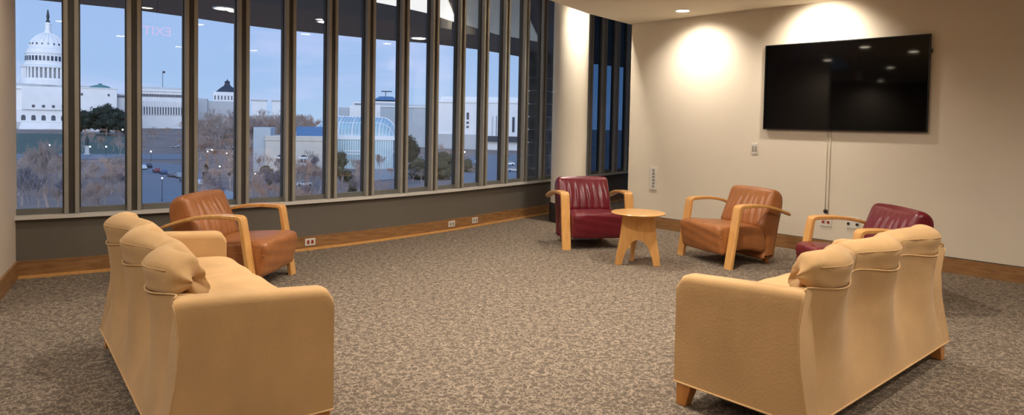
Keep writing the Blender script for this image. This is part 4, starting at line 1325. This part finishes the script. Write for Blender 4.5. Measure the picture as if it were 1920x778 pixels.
g0, g1 = gpt(268, 315), gpt(350, 348); RA = math.atan2(g1.y - g0.y, g1.x - g0.x)
for k, (c, px, py, lb) in enumerate([('white', 268, 318, 'white car parked at the far end of the row along the street'), ('black', 278, 315, 'black car parked second in the row from the street bend'),
        ('red', 294, 324, 'dark red car parked in the row along the street'), ('blue', 307, 327, 'blue car parked behind the dark red one'), ('grey', 322, 332, 'grey car parked in the row near the window post'),
        ('silver', 336, 334, 'silver car parked next to the grey one near the window post'), ('black', 346, 341, 'black car parked at the near end of the street row')]): car(c, px, py, RA, lb, 'cars parked along the street')
for c, px, py, rz, lb in [('white', 372, 348, RA, 'white car on the street just right of the third window post'), ('silver', 398, 356, RA, 'silver car on the street above the tan armchair'), ('silver', 330, 277, .1, 'pale van-like car crossing beyond the park road'),
        ('white', 395, 283, .2, 'white car among bare trees, left of two in the middle distance'), ('white', 432, 279, .1, 'white car among bare trees beside the window post before the stone hall'), ('white', 570, 350, .5, 'white car in front of the stone hall, just above the sill'),
        ('silver', 940, 300, .1, 'silver car at the back of the car park'), ('white', 955, 310, .0, 'white car in the middle of the car park'), ('silver', 963, 322, .1, 'silver car near the front of the car park'), ('white', 900, 306, .2, 'white car at the entrance side of the car park'), ('black', 948, 293, .0, 'black car behind the others in the car park')]:
    car(c, px, py, rz, lb)


# ------------------------------------------------------------------ street lamps
def lamp(px, py_top, py_base, label, glob=.15):
    p = gpt(px, py_base); zt_ = at(px, py_top, p.y).z; h = max(2.5, zt_ - gz(p.y)); o = empty('street_lamp', (p.x, p.y, gz(p.y))); tag(o, label, 'street lamp', 'street lamps in the park')
    MB().lathe([(.16, 0), (.14, .4), (.07, .5), (.055, h - .3), (.10, h - .2)], 8).build('post', 'pole', o, smooth=40)
    MB().sphere((0, 0, h), glob * p.y / 150, 10, 8, (1, 1, 1.1)).build('globe', 'lamp_globe', o, smooth=180)


for px, a_y, b_y, lb in [(283, 284, 302, 'lit lamp at the crossing road left of the parked cars'), (304, 334, 378, 'tall dark street lamp rising beside the tan armchair\'s back'), (169, 275, 292, 'lit park lamp beside the small garden statue'), (199, 275, 292, 'lit park lamp to the right of the garden statue'),
        (93, 272, 290, 'lit lamp seen through the leftmost pane'), (398, 281, 300, 'lit lamp among bare trees, left of a close pair'), (389, 284, 303, 'lit lamp close beside another among bare trees'), (425, 287, 306, 'lit lamp among bare trees beside the window post before the stone hall'), (412, 312, 335, 'lit lamp low among the bare trees near the pavement'),
        (478, 326, 352, 'lamp post in front of the stone hall\'s side pavilion'), (763, 284, 305, 'lit lamp by the dark round tree, left of two'), (776, 285, 305, 'lit lamp by the dark round tree, right of two'), (871, 285, 305, 'lit lamp at the car park edge below the white building'), (230, 243, 262, 'lit lamp on the lawn below the dark evergreens')]:
    lamp(px, a_y, b_y, lb)
# small monument on the lawn
p = gpt(163, 290); o = empty('garden_statue', (p.x, p.y, gz(p.y))); tag(o, 'dark statue on a pale pedestal at the road edge', 'statue')
MB().lathe([(1.6, 0), (1.6, .5), (1.0, .7), (.9, 3.4), (1.1, 3.6), (1.1, 3.9)], 4).build('pedestal', 'marble_shade', o)
MB().lathe([(.7, 3.9), (.6, 5), (.75, 6.2), (.5, 7), (.25, 7.3), (.35, 7.6), (.25, 8), (0, 8.1)], 10).build('figure', 'statue_bronze', o, smooth=60)

# western dusk glow that lights the facades across the park (the sun has just set behind this building)
sun = bpy.data.lights.new('dusk_glow', 'SUN'); sun.energy = 2.1; sun.color = (.95, .95, 1.0); sun.angle = math.radians(50)
so_ = bpy.data.objects.new('dusk_glow', sun); COL.objects.link(so_)
so_.rotation_euler = Vector((-.25, .95, -.22)).to_track_quat('-Z', 'Y').to_euler()

sc.view_settings.view_transform = 'Standard'; sc.view_settings.look = 'None'; sc.view_settings.exposure = 0; sc.view_settings.gamma = 1
sc.cycles.use_denoising = True
sc.cycles.max_bounces = 8; sc.cycles.transparent_max_bounces = 24
